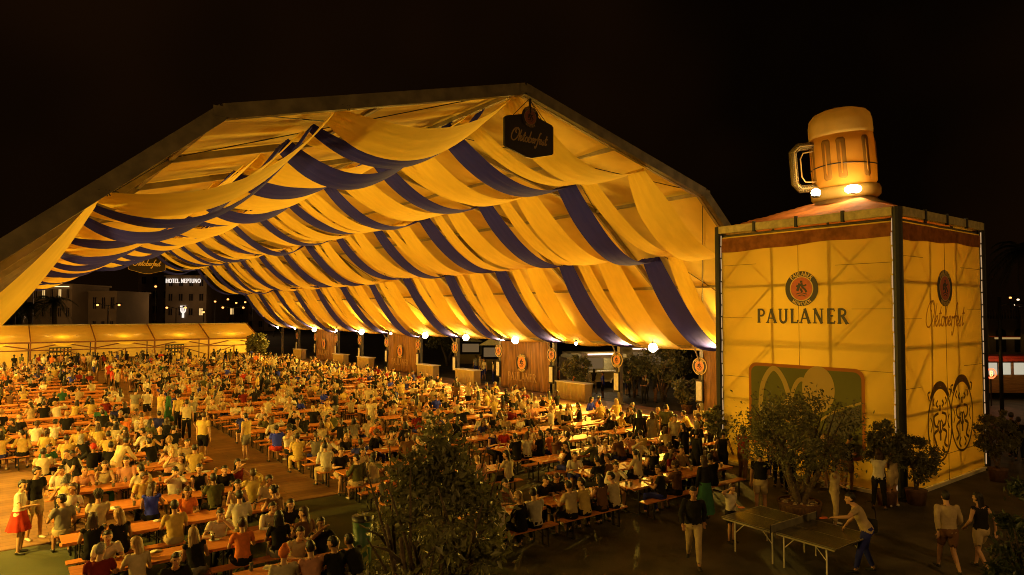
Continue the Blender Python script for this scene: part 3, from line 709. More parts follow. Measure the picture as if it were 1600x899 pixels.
stroke(b, pl, [(0,1.2+3.0),(0,5.2)], .5, .15); stroke(b, pl, smooth_pts([(-.55,6.9),(-.5,5.8),(0,5.3),(.5,5.8),(.55,6.9)]), .28, .15); stroke(b, pl, [(-.7,7.0),(.7,7.0)], .25, .15); stroke(b, pl, [(0,5.3),(0,6.6)], .25, .2)
b.build('vertical_sign', bpy.data.materials['white neon'], hot)
building('tower_block', 'dark upper storey block rising behind the hotel', 215, 268, 405, 190, 14, 5, 3, plasterN)
bw_, ww_, hh_ = building('pale_building', 'pale low building with a floodlit top storey beyond the palms', 36, 112, 446, 130, 12, 3, 6, plasterW, lit=((2,4),(2,2)))
b = MB(); b.box((0,-.3,hh_-.25), (ww_*.9,.2,.12)); b.build('light_strip', emis('strip light', (1,.72,.38), 2.0), bw_)
building('long_building', 'long two-storey building behind street lamps, right of the pale one', 113, 182, 457, 135, 12, 2, 5, plasterW, lit=((1,1),))
building('far_building', 'plain dark building at the left edge beyond the bar tent', -60, 34, 452, 150, 12, 3, 6, plasterN)
building('distant_block', 'low dark building behind the right end of the bar tent', 325, 430, 478, 200, 12, 2, 7, plasterN, lit=((1,2),(1,5)))
# vehicles parked beyond the bar tent
def coach(name, lab, pxl, pxr, dist, h, bodym, litm, cat='bus'):
    a = pixd(pxl, 488, dist); d = pixd(pxr, 488, dist); w = (d-a).length
    r = empty(name, ((a.x+d.x)/2, (a.y+d.y)/2, 0), -TH); tag(r, lab, cat)
    b = MB(); b.box((0,0,h*.3+.35), (w,2.4,h*.45)); b.box((0,0,h*.93), (w,2.4,h*.14))
    for k in range(8): b.box((-w/2+k*w/7*.985+.05, -1.15, h*.7), (.10,.08,h*.4)); b.box((-w/2+k*w/7*.985+.05, 1.15, h*.7), (.10,.08,h*.4))
    b.build('body', bodym, r)
    for k in range(7): g = MB(); g.box((-w/2+(k+.5)*w/7*.985, -1.0, h*.7), (w/7*.9,.03,h*.36)); g.build('window', litm, r)
    for x in (-w*.32, w*.3):
        for y in (-1.0,1.0): g = MB(); g.tube([(x,y-.14,.45),(x,y+.14,.45)], .45, 14, side=(1,0,0)); g.build('wheel', M['black'], r)
    return r
coach('parked_bus', 'lit bus beyond the bar tent roof, under the twin street lamp', 118, 166, 118, 3.4, mat('bus paint', (.25,.3,.35), .4, .1), emis('bus glow', (.55,.75,.85), .9))
coach('parked_bus', 'dimmer bus left of the hotel, partly lit', 200, 240, 125, 3.2, mat('bus paint dark', (.08,.08,.08), .4, .1), emis('bus glow dim', (.7,.8,.7), .35))
# street lamps
lampglow = emis('street lamp glow', (1,.36,.08), 3.6); lampw = emis('white lamp glow', (1,.75,.45), 3.5)
def street_lamp(px, py, dist, lab, heads=1, m=None, r_=.28, light=0):
    p = pixd(px, py, dist); r = empty('street_lamp', (p.x, p.y, 0), -TH); tag(r, lab, 'street lamp', 'street lamps in the town')
    b = MB(); b.tube([(0,0,0),(0,0,p.z+.1)], [.12,.07], 8); b.build('pole', M['darkmetal'], r)
    for k in range(heads):
        dx = (k-(heads-1)/2)*3.0 if heads > 1 else .0
        b = MB(); b.bar((0,0,p.z),(dx+.01,0,p.z+.32), .08); b.box((dx,0,p.z+.34), (.7,.35,.12)); h = b.build('lamp_head', M['darkmetal'], r)
        e = MB(); e.ell((dx,0,p.z+.1), (r_,r_,r_*.8), 10, 7); e.build('bulb', m or lampglow, h, True)
    return r
SL = [(243,449,100,'tall single street lamp left of the hotel',1),(169,478,95,'twin-headed street lamp beside the long building',2),(275,482,110,'twin-headed street lamp in front of the hotel',2),(318,489,120,'short street lamp at the hotel entrance, right corner',1),
      (356,469,110,'single orange street lamp right of the hotel',1),(364,482,100,'twin-headed street lamp right of the hotel, lower one',2),(155,480,160,'distant small lamp above the parked bus',1),(197,476,150,'distant lamp between the two buildings',1),
      (336,472,170,'small distant lamp between hotel and car park',1),(395,478,150,'white lamp at the right end of the distant lights',1),(383,473,190,'tiny distant lamp over the car park, higher one',1),(345,485,190,'tiny distant lamp low over the car park',1),(390,489,210,'tiny lamp lowest in the car park cluster',1),(52,452,120,'slim lamp post in front of the pale building',1)]
SL += [(326,478,200,'tiny orange lamp between hotel and its right neighbour',1),(348,476,205,'tiny orange lamp in the car park, leftmost of the upper ones',1),(369,474,215,'tiny orange lamp in the car park, middle upper one',1),(377,486,205,'tiny orange lamp in the car park, lower middle',1),(402,485,220,'tiny orange lamp furthest right over the car park',1),(221,487,160,'tiny lamp beside the dim bus left of the hotel',1),(136,488,150,'tiny lamp at the left end of the lit bus',1),(100,470,170,'tiny lamp over the roof of the pale building',1),(412,494,180,'tiny low lamp beyond the right end of the bar tent',1),(428,505,150,'tiny low lamp under the last drape of the tent',1)]
for i, (x,y,d,l,h) in enumerate(SL): street_lamp(x, y, d, l, h, lampw if i in (9,7) else None, .04+.0013*d)
for (px_,py_,d_,e_) in ((80,470,118,1500),(150,470,122,900),(240,440,150,1300),(290,470,155,1900),(360,470,150,1300)):  # fill lights added near the facades so they show, apart from the lamp posts
    L = bpy.data.lights.new('town_fill_light', 'POINT'); L.energy = e_; L.color = (1,.55,.22); L.shadow_soft_size = .5
    lo = bpy.data.objects.new('town_fill_light', L); C.objects.link(lo); lo.location = pixd(px_,py_,d_)
for i, (x,y,d,l) in enumerate(((1579,467,70,'white lamp above the balustrade right of the tower'),(1591,470,72,'small lamp at the right edge above the balustrade'),(1587,478,74,'lowest of the lamps right of the tower'))):
    street_lamp(x, y, d, l, 1, lampw if i else lampglow, .12)

# palms and trees
def leafcards(b, n, fnpos, size, rnd, mi=0, elong=2.4):
    for _ in range(n):
        p = fnpos(); s = size*rnd.uniform(.6,1.3)
        d = V((rnd.gauss(0,1), rnd.gauss(0,1), rnd.gauss(0,1)+.3)).normalized(); q = d.orthogonal().normalized(); q = Matrix.Rotation(rnd.uniform(0,6.28), 3, d) @ q
        a = d*s*elong/2; w = q*s/2; k = d.cross(q)*s*.12
        b.add([p-a, p+w+k, p+a, p-w+k], [(0,1,2),(0,2,3)], mi)
def tree(name, loc, h, trunk_h, rad, lab, n=5000, leaf=.05, m='leaf', seed=1, pot=None, cat='tree', clumps=26, multi=3, squash=.8, dens=.42, group=None, taper=0):
    rnd = random.Random(seed); r = empty(name, loc); tag(r, lab, cat, group)
    cz = trunk_h + (h-trunk_h)*.5; rz_ = (h-trunk_h)/2
    base = pot[1] if pot else 0
    tips = []
    b = MB()
    for k in range(multi):
        a = k*2*PI/multi + rnd.uniform(-.4,.4); rr = rad*.16 if multi > 1 else .02
        p0 = V((rnd.uniform(-.03,.03), rnd.uniform(-.03,.03), base)); p1 = V((rr*.6*math.cos(a), rr*.6*math.sin(a), base+(trunk_h-base)*.5)); p2 = V((rr*2*math.cos(a), rr*2*math.sin(a), trunk_h)); p3 = V((rad*.55*math.cos(a), rad*.55*math.sin(a), cz))
        t = max(.02, rad*.06)
        b.tube([p0,p1,p2,p3], [t*1.5,t*1.1,t*.85,t*.4], 8)
        for j in range(4):
            a2 = a+rnd.uniform(-1,1); q = p2.lerp(p3, j/4); e = V((rad*.8*math.cos(a2), rad*.8*math.sin(a2), cz+rz_*rnd.uniform(-.2,.7))); b.tube([q, (q+e)/2+V((0,0,.08)), e], [t*.5,t*.3,t*.12], 5)
    b.build('trunk', M['bark'], r, True)
    cl = []
    for _ in range(clumps):
        d = V((rnd.gauss(0,1), rnd.gauss(0,1), rnd.gauss(0,1))).normalized(); q = rnd.uniform(.35,1.0)**.6
        k_ = (1 - .72*max(0, d.z*q+.15)) if taper else 1
        cl.append((V((d.x*rad*q*k_, d.y*rad*q*k_, cz+d.z*rz_*q)), rad*rnd.uniform(.12,.34)*(.6+.4*k_)))
    b = MB()
    def pos():
        c_, s = rnd.choice(cl); g = V((rnd.gauss(0,1), rnd.gauss(0,1), rnd.gauss(0,.8)))*s*.55
        p = c_+g; p.z = max(p.z, base+.1); return p
    leafcards(b, n, pos, leaf, rnd)
    b.build('crown', M[m], r)
    if pot:
        pr, ph, pm = pot; b = MB(); b.tube([(0,0,0),(0,0,ph*.9),(0,0,ph)], [pr*.8,pr,pr*1.06], 20, side=(1,0,0)); b.build('pot', pm, r, True)
    return r
# big olive in the half-barrel planter
pO = pix(1250, 812)
tree('olive_tree', (pO.x, pO.y, 0), 3.35, 1.25, 1.48, 'spreading olive tree in a round planter behind the table tennis table', 7600, .046, 'leaf', 11, None, multi=4, clumps=60)
r = empty('round_planter', (pO.x, pO.y, 0)); tag(r, 'round planter filled with stones and cuttings under the spreading olive tree', 'planter')
b = MB(); b.tube([(0,0,0),(0,0,.42),(0,0,.46)], [.45,.55,.56], 28, side=(1,0,0), cap=True); b.build('tub', mat('wooden tub', (.14,.075,.035), .8, .3, 3, .3, stretch=(6,6,1)), r, True)
b = MB(); b.tube([(.54*math.cos(a), .54*math.sin(a), .47) for a in [2*PI*i/28 for i in range(28)]], .03, 6, closed=True); b.build('rim', M['terracotta'], r, True)
b = MB(); rn = random.Random(4)
for _ in range(70):
    a = rn.uniform(0,6.28); q = rn.uniform(.08,.48); b.ell((q*math.cos(a), q*math.sin(a), .47), (rn.uniform(.03,.09), rn.uniform(.02,.05), .03), 6, 4, R=Matrix.Rotation(rn.uniform(0,3),3,'Z'))
b.build('stones', mat('pale stones', (.38,.30,.18), .9, .3, 20), r)
r['note'] = 0; del r['note']
# foreground tree at the bottom of the picture (its foot is below the frame)
pF = pixd(676, 488, 11.5)
tree('foreground_tree', (pF.x, pF.y, 0), 3.72, .2, 1.42, 'dark leafy tree in front of the tables at the bottom of the picture', 6200, .070, 'leaf', 5, None, multi=6, clumps=75, taper=1)
tp = [((1124,722),2.15,.8,.52,'small potted olive at the left foot of the tower',9),((1386,790),2.5,1.0,.55,'potted olive by the tower face, left of the front corner post',12),((1432,788),2.1,.75,.68,'bushy potted tree in front of the tower corner',14),
      ((1560,752),2.3,.7,.62,'dark potted tree right of the tower near the tram',17),((1298,742),1.7,.7,.45,'small shrub against the printed tower face behind the olive',19)]
for (q, h, th_, rad, lab, sd) in tp:
    p = pix(*q); tree('potted_tree', (p.x, p.y, 0), h, th_, rad, lab, 4200, .05, 'leaf', sd, (.28,.42,M['terracotta']), multi=2, clumps=26)
p = pixd(1635, 488, 11.5); tree('edge_bush', (p.x, p.y, 0), 2.75, .3, .9, 'dark bush at the bottom right edge beside the walkway', 9000, .05, 'leaf2', 23, None, multi=3, clumps=50, cat='bush')
for (px, dist, h, rad, lab, sd) in ((900,44,2.7,.9,'leafy tree between the tent posts in front of the food truck',31),(1035,42,3.3,1.6,'dark tree outside the tent, left of the tower curtain',32),(990,44,2.6,1.0,'low tree behind the tables beside the second post sign',33),(405,74,3.2,1.1,'small tree at the right end of the bar tent',34),(1072,37,2.0,.7,'bush at the tent edge beside the tower',35),(62,73.5,2.2,.8,'green plant in front of the bar tent at far left',36),(5,73,2.4,.9,'leafy plant at the left edge in front of the bar tent',37),(700,70,5,2.2,'dark tree far outside the tent side',38),(840,75,6,3,'dark tree mass far beyond the curtain',39)):
    p = pixd(px, 488, dist); tree('garden_tree', (p.x, p.y, 0), h, h*.35, rad, lab, 3000, .09 if dist < 60 else .16, 'leaf', sd, (.3,.5,M['terracotta']) if dist < 40 else None, multi=2, clumps=24)
def palm(px, dist, h, lab, seed, R=3.2):
    p = pixd(px, 488, dist); r = empty('palm_tree', (p.x, p.y, 0)); tag(r, lab, 'palm'); rnd = random.Random(seed)
    b = MB(); b.tube([(0,0,0),(.1,0,h*.5),(0,0,h)], [.35,.28,.32], 10); b.build('trunk', M['bark'], r, True)
    b = MB()
    for k in range(46):
        a = rnd.uniform(0, 6.28); el = rnd.uniform(-.5,1.1); L_ = R*rnd.uniform(.8,1.1); pts = []
        for j in range(9):
            t = j/8; x = L_*t*math.cos(el*.8); z = L_*(t*math.sin(el) - .75*t*t); pts.append(V((x*math.cos(a), x*math.sin(a), h+z)))
        for j in range(1,9):
            q = pts[j]; d = (pts[j]-pts[j-1]).normalized(); sd = V((-math.sin(a), math.cos(a), 0))
            for s_ in (-1,1):
                for w_ in (0,.33,.66):
                    o_ = pts[j-1].lerp(q, w_); e = o_ + sd*s_*.55*(1-j/11) + d*.3 + V((0,0,-.18)); b.add([o_, o_+d*.09, e], [(0,1,2)])
    b.build('crown', M['leaf2'], r); return r
palm(84, 95, 7.0, 'broad palm tree in front of the pale building', 1); palm(46, 100, 6.4, 'palm tree left of the slim lamp post', 2); palm(20, 105, 6.0, 'smaller palm tree at the far left', 3, 2.6)
palm(1600, 60, 11.0, 'tall dark palm at the right edge behind the tower', 4, 3.2)

# ------------------------------------------------------------------ right of the tower: balustrade, tram
b0 = pixd(1545, 488, 62); b1 = pixd(1720, 488, 62)
r = empty('terrace_building', ((b0.x+b1.x)/2, (b0.y+b1.y)/2, 0), -TH); tag(r, 'low plastered building with a balustrade on top, right of the tower', 'building')
w = (b1-b0).length; h = 4.9
b = MB(); b.box((0,3,h/2), (w,6,h)); b.box((0,-.1,h-.15),(w+.3,.3,.2)); b.build('wall', plasterN, r)
for k in range(6):
    x = -w/2+(k+.6)*w/6; b = MB(); b.prism([(-.45,-1.5),(.45,-1.5),(.45,.2)]+arc(0,.2,.45,.4,0,180,8)+[(-.45,.2)], (x,-.02,3.4), (1,0,0), (0,0,1), (0,-1,0), .05); b.build('window', WIN_D, r)
b = MB(); b.box((0,-.1,h+.85),(w,.22,.12)); 
for k in range(40): b.tube([(-w/2+k*w/39,-.1,h),(-w/2+k*w/39,-.1,h+.35),(-w/2+k*w/39,-.1,h+.8)], [.05,.09,.05], 8)
b.build('balustrade', plasterN, r)
b = MB(); b.box((0,-.3,3.3),(w,.9,.1)); b.box((0,-.7,3.18),(w,.05,.2), mi=1); b.build('awning', [M['red'], emis('awning light', (1,.6,.2), .35)], r)
for k,(px) in enumerate((1556, 1590, 1618)):
    p = pixd(px, 488, 55); 
t0_ = pixd(1520, 488, 44); t1 = pixd(1700, 488, 44); w = (t1-t0_).length
r = empty('tram_car', ((t0_.x+t1.x)/2, (t0_.y+t1.y)/2, 0), -TH); tag(r, 'old wooden tram with lit windows and red roof, right of the tower', 'tram')
b = MB(); b.box((0,0,1.0), (w,2.2,1.1))
for k in range(12): b.box((0,-1.12,.55+k*.09),(w,.03,.035))
b.build('body', mat('tram wood', (.30,.16,.05), .5, .25, 3, stretch=(1,1,8)), r)
b = MB(); b.box((0,0,2.50),(w+.4,2.6,.14)); b.box((0,0,2.64),(w,1.9,.16)); b.build('roof', mat('tram roof red', (.35,.04,.02), .5, .2), r)
for k in range(9):
    x = -w/2+(k+.5)*w/8.8; b = MB(); b.box((x-.42,-1.08,1.98),(.1,.08,.9)); b.box((x,-1.08,2.38),(.9,.06,.08)); f = b.build('window', mat('tram frame', (.25,.12,.04), .5, .2) if k == 0 else bpy.data.materials['tram frame'], r)
    g = MB(); g.box((x+.02,-.95,1.95),(.74,.02,.74)); g.build('pane', emis('tram glow', (.95,.85,.62), .55) if k == 0 else bpy.data.materials['tram glow'], f)
p = pixd(1549, 584, 40); r = empty('round_red_sign', p, -TH); tag(r, 'glowing red round sign beside the right edge of the tower', 'sign')
b = MB(); b.tube([(.27*math.cos(a),0,.27*math.sin(a)) for a in [2*PI*i/28 for i in range(28)]], .04, 6, closed=True); b.build('ring', emis('red neon', (1,.10,.03), 4.5), r)
b = MB(); pl = Plane((0,-.02,0),(1,0,0),(0,0,1)); text(b, pl, 'B', .3, 0, -.15, .22); b.build('letter', emis('orange neon', (1,.35,.1), 4), r)
b = MB(); b.tube([(0,.05,-p.z),(0,.05,-.3)], .04, 8); b.build('pole', M['black'], r)
p = pixd(1562, 488, 36); r = empty('tram_pole', (p.x,p.y,0), -TH); tag(r, 'dark pole with a crossarm between the tower and the tram', 'pole')
b = MB(); b.tube([(0,0,0),(0,0,6.3)], [.1,.07], 8); b.bar((0,0,5.9),(1.5,0,6.0), .07); b.ell((1.1,0,5.9),(.3,.2,.1),8,5); b.build('mast', M['darkmetal'], r, True)
L = bpy.data.lights.new('sign_light', 'POINT'); L.energy = 25; L.color = (1,.08,.02); L.shadow_soft_size = .3
lo = bpy.data.objects.new('sign_light', L); C.objects.link(lo); q = pixd(1553, 584, 39); lo.location = q
L = bpy.data.lights.new('tram_light', 'POINT'); L.energy = 120; L.color = (1,.6,.25); L.shadow_soft_size = .2
lo = bpy.data.objects.new('tram_light', L); C.objects.link(lo); q = pixd(1580, 540, 41); lo.location = q

# ------------------------------------------------------------------ stalls outside the right side of the tent
def food_truck(px, dist, rz, lab):
    p = pixd(px, 488, dist); r = empty('food_truck', (p.x, p.y, 0), rz); tag(r, lab, 'food truck')
    b = MB(); prof = [(-2.3,.5),(2.3,.5),(2.35,1.2),(2.3,2.2),(2.05,2.55),(-1.7,2.6),(-2.15,2.35),(-2.35,1.4)]
    b.prism(prof, (0,1.0,0), (1,0,0), (0,0,1), (0,1,0), .05)
    b.box((0,.1,.55),(4.6,2.0,.1)); b.prism([(x,z) for x,z in prof], (0,-.95,0),(1,0,0),(0,0,1),(0,1,0),.04) if False else None
    b.box((-1.75,-.9,1.4),(1.1,.06,1.7)); b.box((1.75,-.9,1.4),(1.1,.06,1.7)); b.box((0,-.9,.9),(2.5,.06,.75)); b.box((0,-.9,2.35),(2.5,.06,.3)); b.box((0,.05,2.55),(4.0,1.95,.08)); b.box((2.28,.05,1.5),(.06,1.9,1.9)); b.box((-2.25,.05,1.4),(.06,1.9,1.7))
    b.build('body', mat('cream truck paint', (.42,.36,.20), .45, .15), r)
    b = MB(); b.box((0,-1.45,2.62),(2.5,1.1,.05)); b.build('hatch', M['white'], r).rotation_euler = (0,0,0)
    b = MB(); b.box((0,-1.1,1.28),(2.6,.45,.05)); b.build('counter', M['white'], r)
    b = MB(); b.box((0,.85,1.75),(2.3,.05,.9)); b.build('menu_board', emis('menu glow', (1,.60,.25), .14) if 'menu glow' not in bpy.data.materials else bpy.data.materials['menu glow'], r)
    b = MB(); b.box((0,-1.9,2.55),(2.2,.05,.12)); b.build('light_strip', emis('pink strip', (1,.62,.5), 3) if 'pink strip' not in bpy.data.materials else bpy.data.materials['pink strip'], r)
    for x in (-1.4,1.5):
        b = MB(); b.tube([(x,-1.0,.42),(x,-.75,.42)], .42, 20, side=(1,0,0)); t = b.build('wheel', M['black'], r); b = MB(); b.tube([(x,-1.03,.42),(x,-.98,.42)], .24, 16, side=(1,0,0)); b.build('rim', M['red'], t)
        b = MB(); b.tube([(x+.5*math.cos(a),-.98,.42+.5*math.sin(a)) for a in [PI*i/10 for i in range(11)]], .05, 6); b.build('mudguard', M['white'], r)
    return r
food_truck(926, 50, -TH+.25, 'vintage cream food truck with raised hatch and red wheel hubs outside the tent')
L = bpy.data.lights.new('truck_light', 'POINT'); L.energy = 60; L.color = (1,.8,.5); L.shadow_soft_size = .1
lo = bpy.data.objects.new('truck_light', L); C.objects.link(lo); q = pixd(938, 540, 50); q.z = 2.2; lo.location = q
food_truck(1010, 57, -TH-.2, 'second food truck partly hidden by a tree, right of the post sign')
def kiosk(px, dist, lab):
    p = pixd(px, 488, dist); r = empty('market_stall', (p.x,p.y,0), -TH); tag(r, lab, 'stall')
    b = MB()
    for x in (-1.1,1.1):
        for y in (-.8,.8): b.tube([(x,y,0),(x,y,2.4)], .03, 6)
    b.build('frame', M['darkmetal'], r)
    b = MB(); b.prism([(-1.3,2.35),(1.3,2.35),(0,3.1)], (0,-.95,0),(1,0,0),(0,0,1),(0,1,0),1.9); b.build('canopy', M['white'], r)
    b = MB(); b.box((0,-.6,.5),(2.2,.5,1.0)); b.build('counter', plasterW, r); b = MB(); b.box((0,.6,1.6),(1.8,.04,.9)); b.build('back_panel', bpy.data.materials['menu glow'], r)
L = bpy.data.lights.new('truck_fill_light', 'POINT'); L.energy = 220; L.color = (1,.6,.2); L.shadow_soft_size = .2  # fill light added in front of the food trucks, no fitting there
lo = bpy.data.objects.new('truck_fill_light', L); C.objects.link(lo); lo.location = pixd(960, 520, 47)
kiosk(770, 66, 'white canopied stall seen between tent posts behind the tables')
kiosk(735, 74, 'small distant white stall beyond the tent side, left of the larger one')
# covered counters between the posts
for i,(y) in enumerate((31.8, 43.8, 49.8, 61.8, 67.8, 79.8)):
    r = empty('pale_counter', (29.0, y, 0)); tag(r, f'pale cloth-covered counter between tent posts, {ORD[i]} from the tower', 'counter', 'counters along the tent side')
    b = MB(); b.grid(lambda u,v: (-.3+.03*math.sin(u*50), (u-.5)*2.6, .1+1.0*v), 50, 3); b.box((0.02,0,.55),(.56,2.56,1.05)); b.build('cover', fabric('cover cloth', (.55,.42,.18), .1, .5, 5) if i == 0 else bpy.data.materials['cover cloth'], r)
    b = MB(); b.box((0,0,1.12),(.8,2.8,.05)); b.build('top', M['white'], r)

# ------------------------------------------------------------------ litter bin, table tennis table
p = pix(566, 880); r = empty('litter_bin', (p.x, p.y, 0)); tag(r, 'tall green litter bin with a bag rim beside the foreground tree', 'bin')
b = MB(); b.tube([(0,0,0),(0,0,.05),(0,0,.93)], [.17,.18,.22], 24, side=(1,0,0)); b.build('body', M['bin'], r, True)
b = MB(); b.tube([(0,0,.93),(0,0,1.03),(0,0,1.02)], [.235,.235,.21], 24, side=(1,0,0), cap=False); b.tube([(0,0,.9),(0,0,.97)],[.20,.20],24,side=(1,0,0)); b.build('bag_rim', M['black'], r, True)
A = pix(1127,807,.76); B_ = pix(1306,859,.76); ax = (B_-A).normalized(); ay = V((-ax.y, ax.x, 0)); L_ = 2.74; Wt = 1.525
cen = A.lerp(B_, .5) + ay*Wt/2
r = empty('table_tennis_table', (cen.x, cen.y, 0), math.atan2(ax.y, ax.x)); tag(r, 'folding table tennis table with net standing on the dark asphalt', 'table')
tt = mat('dark table tennis top', (.10,.085,.05), .22, .15, 3, spec=.6)
for s_ in (-1,1):
    b = MB(); b.box((s_*.69,0,.745),(1.355,1.525,.022)); half = b.build('tabletop', tt, r)
    b = MB(); z = .7585
    for yy in (-.7525,0,.7525): b.box((s_*.69,yy,z),(1.35,.02 if yy else .006,.003))
    b.box((s_*1.357,0,z),(.02,1.485,.003)); b.build('line', mat('worn line paint', (.26,.23,.16), .6, .2), half)
    b = MB()
    for yy in (-.74,.74): b.box((s_*.69,yy,.72),(1.30,.03,.045))
    for xx in (.1,1.28): b.box((s_*xx,0,.72),(.03,1.45,.045))
    b.build('apron', M['alu'], half)
    for yy in (-.62,.62):
        for xx in (.14,1.1):
            b = MB(); b.tube([(s_*xx,yy,0),(s_*xx,yy,.72)], .018, 8); b.tube([(s_*xx,yy,.42),(s_*(xx+(.28 if xx<.5 else -.28)),yy,.70)], .010, 6); b.build('leg', M['white'], r)
b = MB(); b.box((0,0,.833),(.006,1.78,.15)); net = b.build('net', mat('net mesh', (.12,.11,.08), .8, .2), r); b = MB(); b.box((0,0,.912),(.012,1.79,.014)); b.build('net_tape', bpy.data.materials['worn line paint'], net)
for yy in (-.9,.9): b = MB(); b.tube([(0,yy,.70),(0,yy,.92)], .014, 8); b.build('net_post', M['black'], r)

# glasses helper used by the tables section

# ------------------------------------------------------------------ beer tables and benches
XB = [(1.2,5.75),(8.2,12.75),(13.9,18.45),(19.35,23.9)]
BLOCK = ['leftmost block','block just right of the aisle','middle-right block','block nearest the tower']
PITCH = 2.17
def make_table(loc, long=True):
    r = empty('beer_table', loc)
    b = MB(); b.box((0,0,.755),(2.2,.68,.03)); b.box((0,.33,.735),(2.2,.02,.04)); b.box((0,-.33,.735),(2.2,.02,.04)); b.build('tabletop', M['table'], r)
    for s_ in (-1,1):
        b = MB(); x = s_*.78
        for y in (-.25,.25): b.bar((x,y,.0),(x,y,.74), .035, .03)
        b.bar((x,-.27,.02),(x,.27,.02), .03); b.bar((x,-.27,.72),(x,.27,.72), .03); b.bar((x,0,.40),(x-s_*.35,0,.73), .02); b.bar((x,-.25,.4),(x,.25,.4), .02)
        b.build('leg', M['darkmetal'], r)
    return r
def make_bench(loc):
    r = empty('beer_bench', loc)
    b = MB(); b.box((0,0,.465),(2.2,.27,.028)); b.build('seat', M['table'], r)
    for s_ in (-1,1):
        b = MB(); x = s_*.80
        for y in (-.1,.1): b.bar((x,y*1.15,.0),(x,y,.45), .03)
        b.bar((x,-.12,.015),(x,.12,.015), .025); b.bar((x,-.12,.44),(x,.12,.44), .025); b.bar((x,0,.2),(x-s_*.3,0,.44), .016)
        b.build('leg', M['darkmetal'], r)
    return r
tproto = bproto = None
tabs, ben = [], []
def infr(p, mx=90, my=60):
    q = view(p); return q[2] > 1 and -mx < q[0] < 1600+mx and -100 < q[1] < 899+my
rng = random.Random(3)
gaps = set()
for bi, (xa, xb) in enumerate(XB):
    for ri in range(0, 28):
        y = 12.75 + ri*PITCH
        if bi == 1 and ri < 2: 
            if ri == 1: continue
            xs_ = [xa+1.2+.3, xb-1.1+.45]; y = 13.2
        elif bi == 2 and ri == 0: xs_ = [xa+.9, xa+3.15]; y = 13.1
        elif bi == 2 and ri == 1: xs_ = [xa+1.1, xb-1.1]
        elif bi == 3 and ri < 2: continue
        else: xs_ = [xa+1.1, xb-1.12]
        if bi == 0 and ri >= 8: xs_ = xs_ + [xa-1.2]
        for ti, x in enumerate(xs_):
            if bi == 0 and ri in (9,) : pass
            x += rng.uniform(-.04,.04); yy = y + rng.uniform(-.05,.05); a = rng.uniform(-.012,.012)
            if not infr((x,yy,.7), 130, 160): continue
            tabs.append((x, yy, a, bi, ri, ti))
            for s_ in (-1, 1):
                ben.append((x+rng.uniform(-.05,.05), yy+s_*.66, a+rng.uniform(-.01,.01), bi, ri, ti, s_))
TE = ['left','right','outermost left']
tabs.sort(key=lambda t: view((t[0],t[1],.7))[2]); ben.sort(key=lambda t: view((t[0],t[1],.5))[2])
def small_table_mesh():
    b = MB(); b.box((0,0,.755),(2.2,.68,.03))
    for x in (-.78,.78):
        for y in (-.25,.25): b.box((x,y,.37),(.035,.03,.74))
    return b.mesh('beer_table', M['table'])
stm = small_table_mesh()
def rowname(ri): return f'{ORD[ri]} row'
for (x,y,a,bi,ri,ti) in tabs:
    d = view((x,y,.7))[2]
    if d < 42:
        if tproto is None: tproto = make_table((0,0,0)); t = tproto
        else: t = copy_tree(tproto)
        t.location = (x,y,.024 if y > 19.75 else 0); t.rotation_euler = (0,0,a)
    else: t = link('beer_table', stm, None, (x,y,.024)); t.rotation_euler = (0,0,a)
    tag(t, f'orange beer table, {TE[ti]} of its pair, {rowname(ri)}, {BLOCK[bi]}', 'table', 'orange beer tables in rows')
stuffb = MB()
for i, (x,y,a,bi,ri,ti,s_) in enumerate(ben):
    d = view((x,y,.5))[2]; z = .024 if y > 19.75 else 0
    if i >= 298:
        stuffb.box((x,y,.465+z),(2.2,.27,.03)); stuffb.box((x-.8,y,.22+z),(.04,.2,.44)); stuffb.box((x+.8,y,.22+z),(.04,.2,.44)); continue
    if d < 40:
        if bproto is None: bproto = make_bench((0,0,0)); t = bproto
        else: t = copy_tree(bproto)
    else:
        if 'bsm' not in globals():
            q = MB(); q.box((0,0,.465),(2.2,.27,.03)); q.box((-.8,0,.22),(.04,.2,.44)); q.box((.8,0,.22),(.04,.2,.44)); bsm = q.mesh('beer_bench', M['table'])
        t = link('beer_bench', bsm)
    t.location = (x,y,z); t.rotation_euler = (0,0,a)
    tag(t, f'bench {"behind" if s_>0 else "before"} the {TE[ti]} table of the {rowname(ri)}, {BLOCK[bi]}', 'bench', 'orange benches at the beer tables')
if stuffb.v: tag(stuffb.build('far_benches', M['table']), 'many far orange benches blending together', 'bench', kind='stuff')

# ------------------------------------------------------------------ people
MCOL = {}
def cl(name, col, bump=.5):
    if name not in MCOL: MCOL[name] = mat('cloth '+name, col, .9, .14, 7, bump, spec=.1, bscale=9)
    return MCOL[name]
COLS = {'white':(.60,.54,.42),'cream':(.50,.41,.25),'yellow':(.52,.37,.11),'grey':(.22,.20,.17),'black':(.016,.015,.015),'dark blue':(.03,.035,.22),'blue':(.035,.05,.60),'red':(.42,.04,.02),'maroon':(.17,.02,.015),'orange':(.70,.20,.05),'olive':(.09,.09,.04),'green':(.04,.13,.07),'brown':(.14,.07,.035),'pink':(.55,.27,.17),'beige':(.42,.32,.18),'teal':(.05,.16,.15)}
for k, v in COLS.items(): cl(k, v)
SK = [mat('skin light', (.50,.29,.16), .55, .08, 9, .1, spec=.3), mat('skin tan', (.38,.20,.10), .55, .08, 9, .1, spec=.3), mat('skin deep', (.20,.10,.05), .55, .08, 9, .1, spec=.3)]
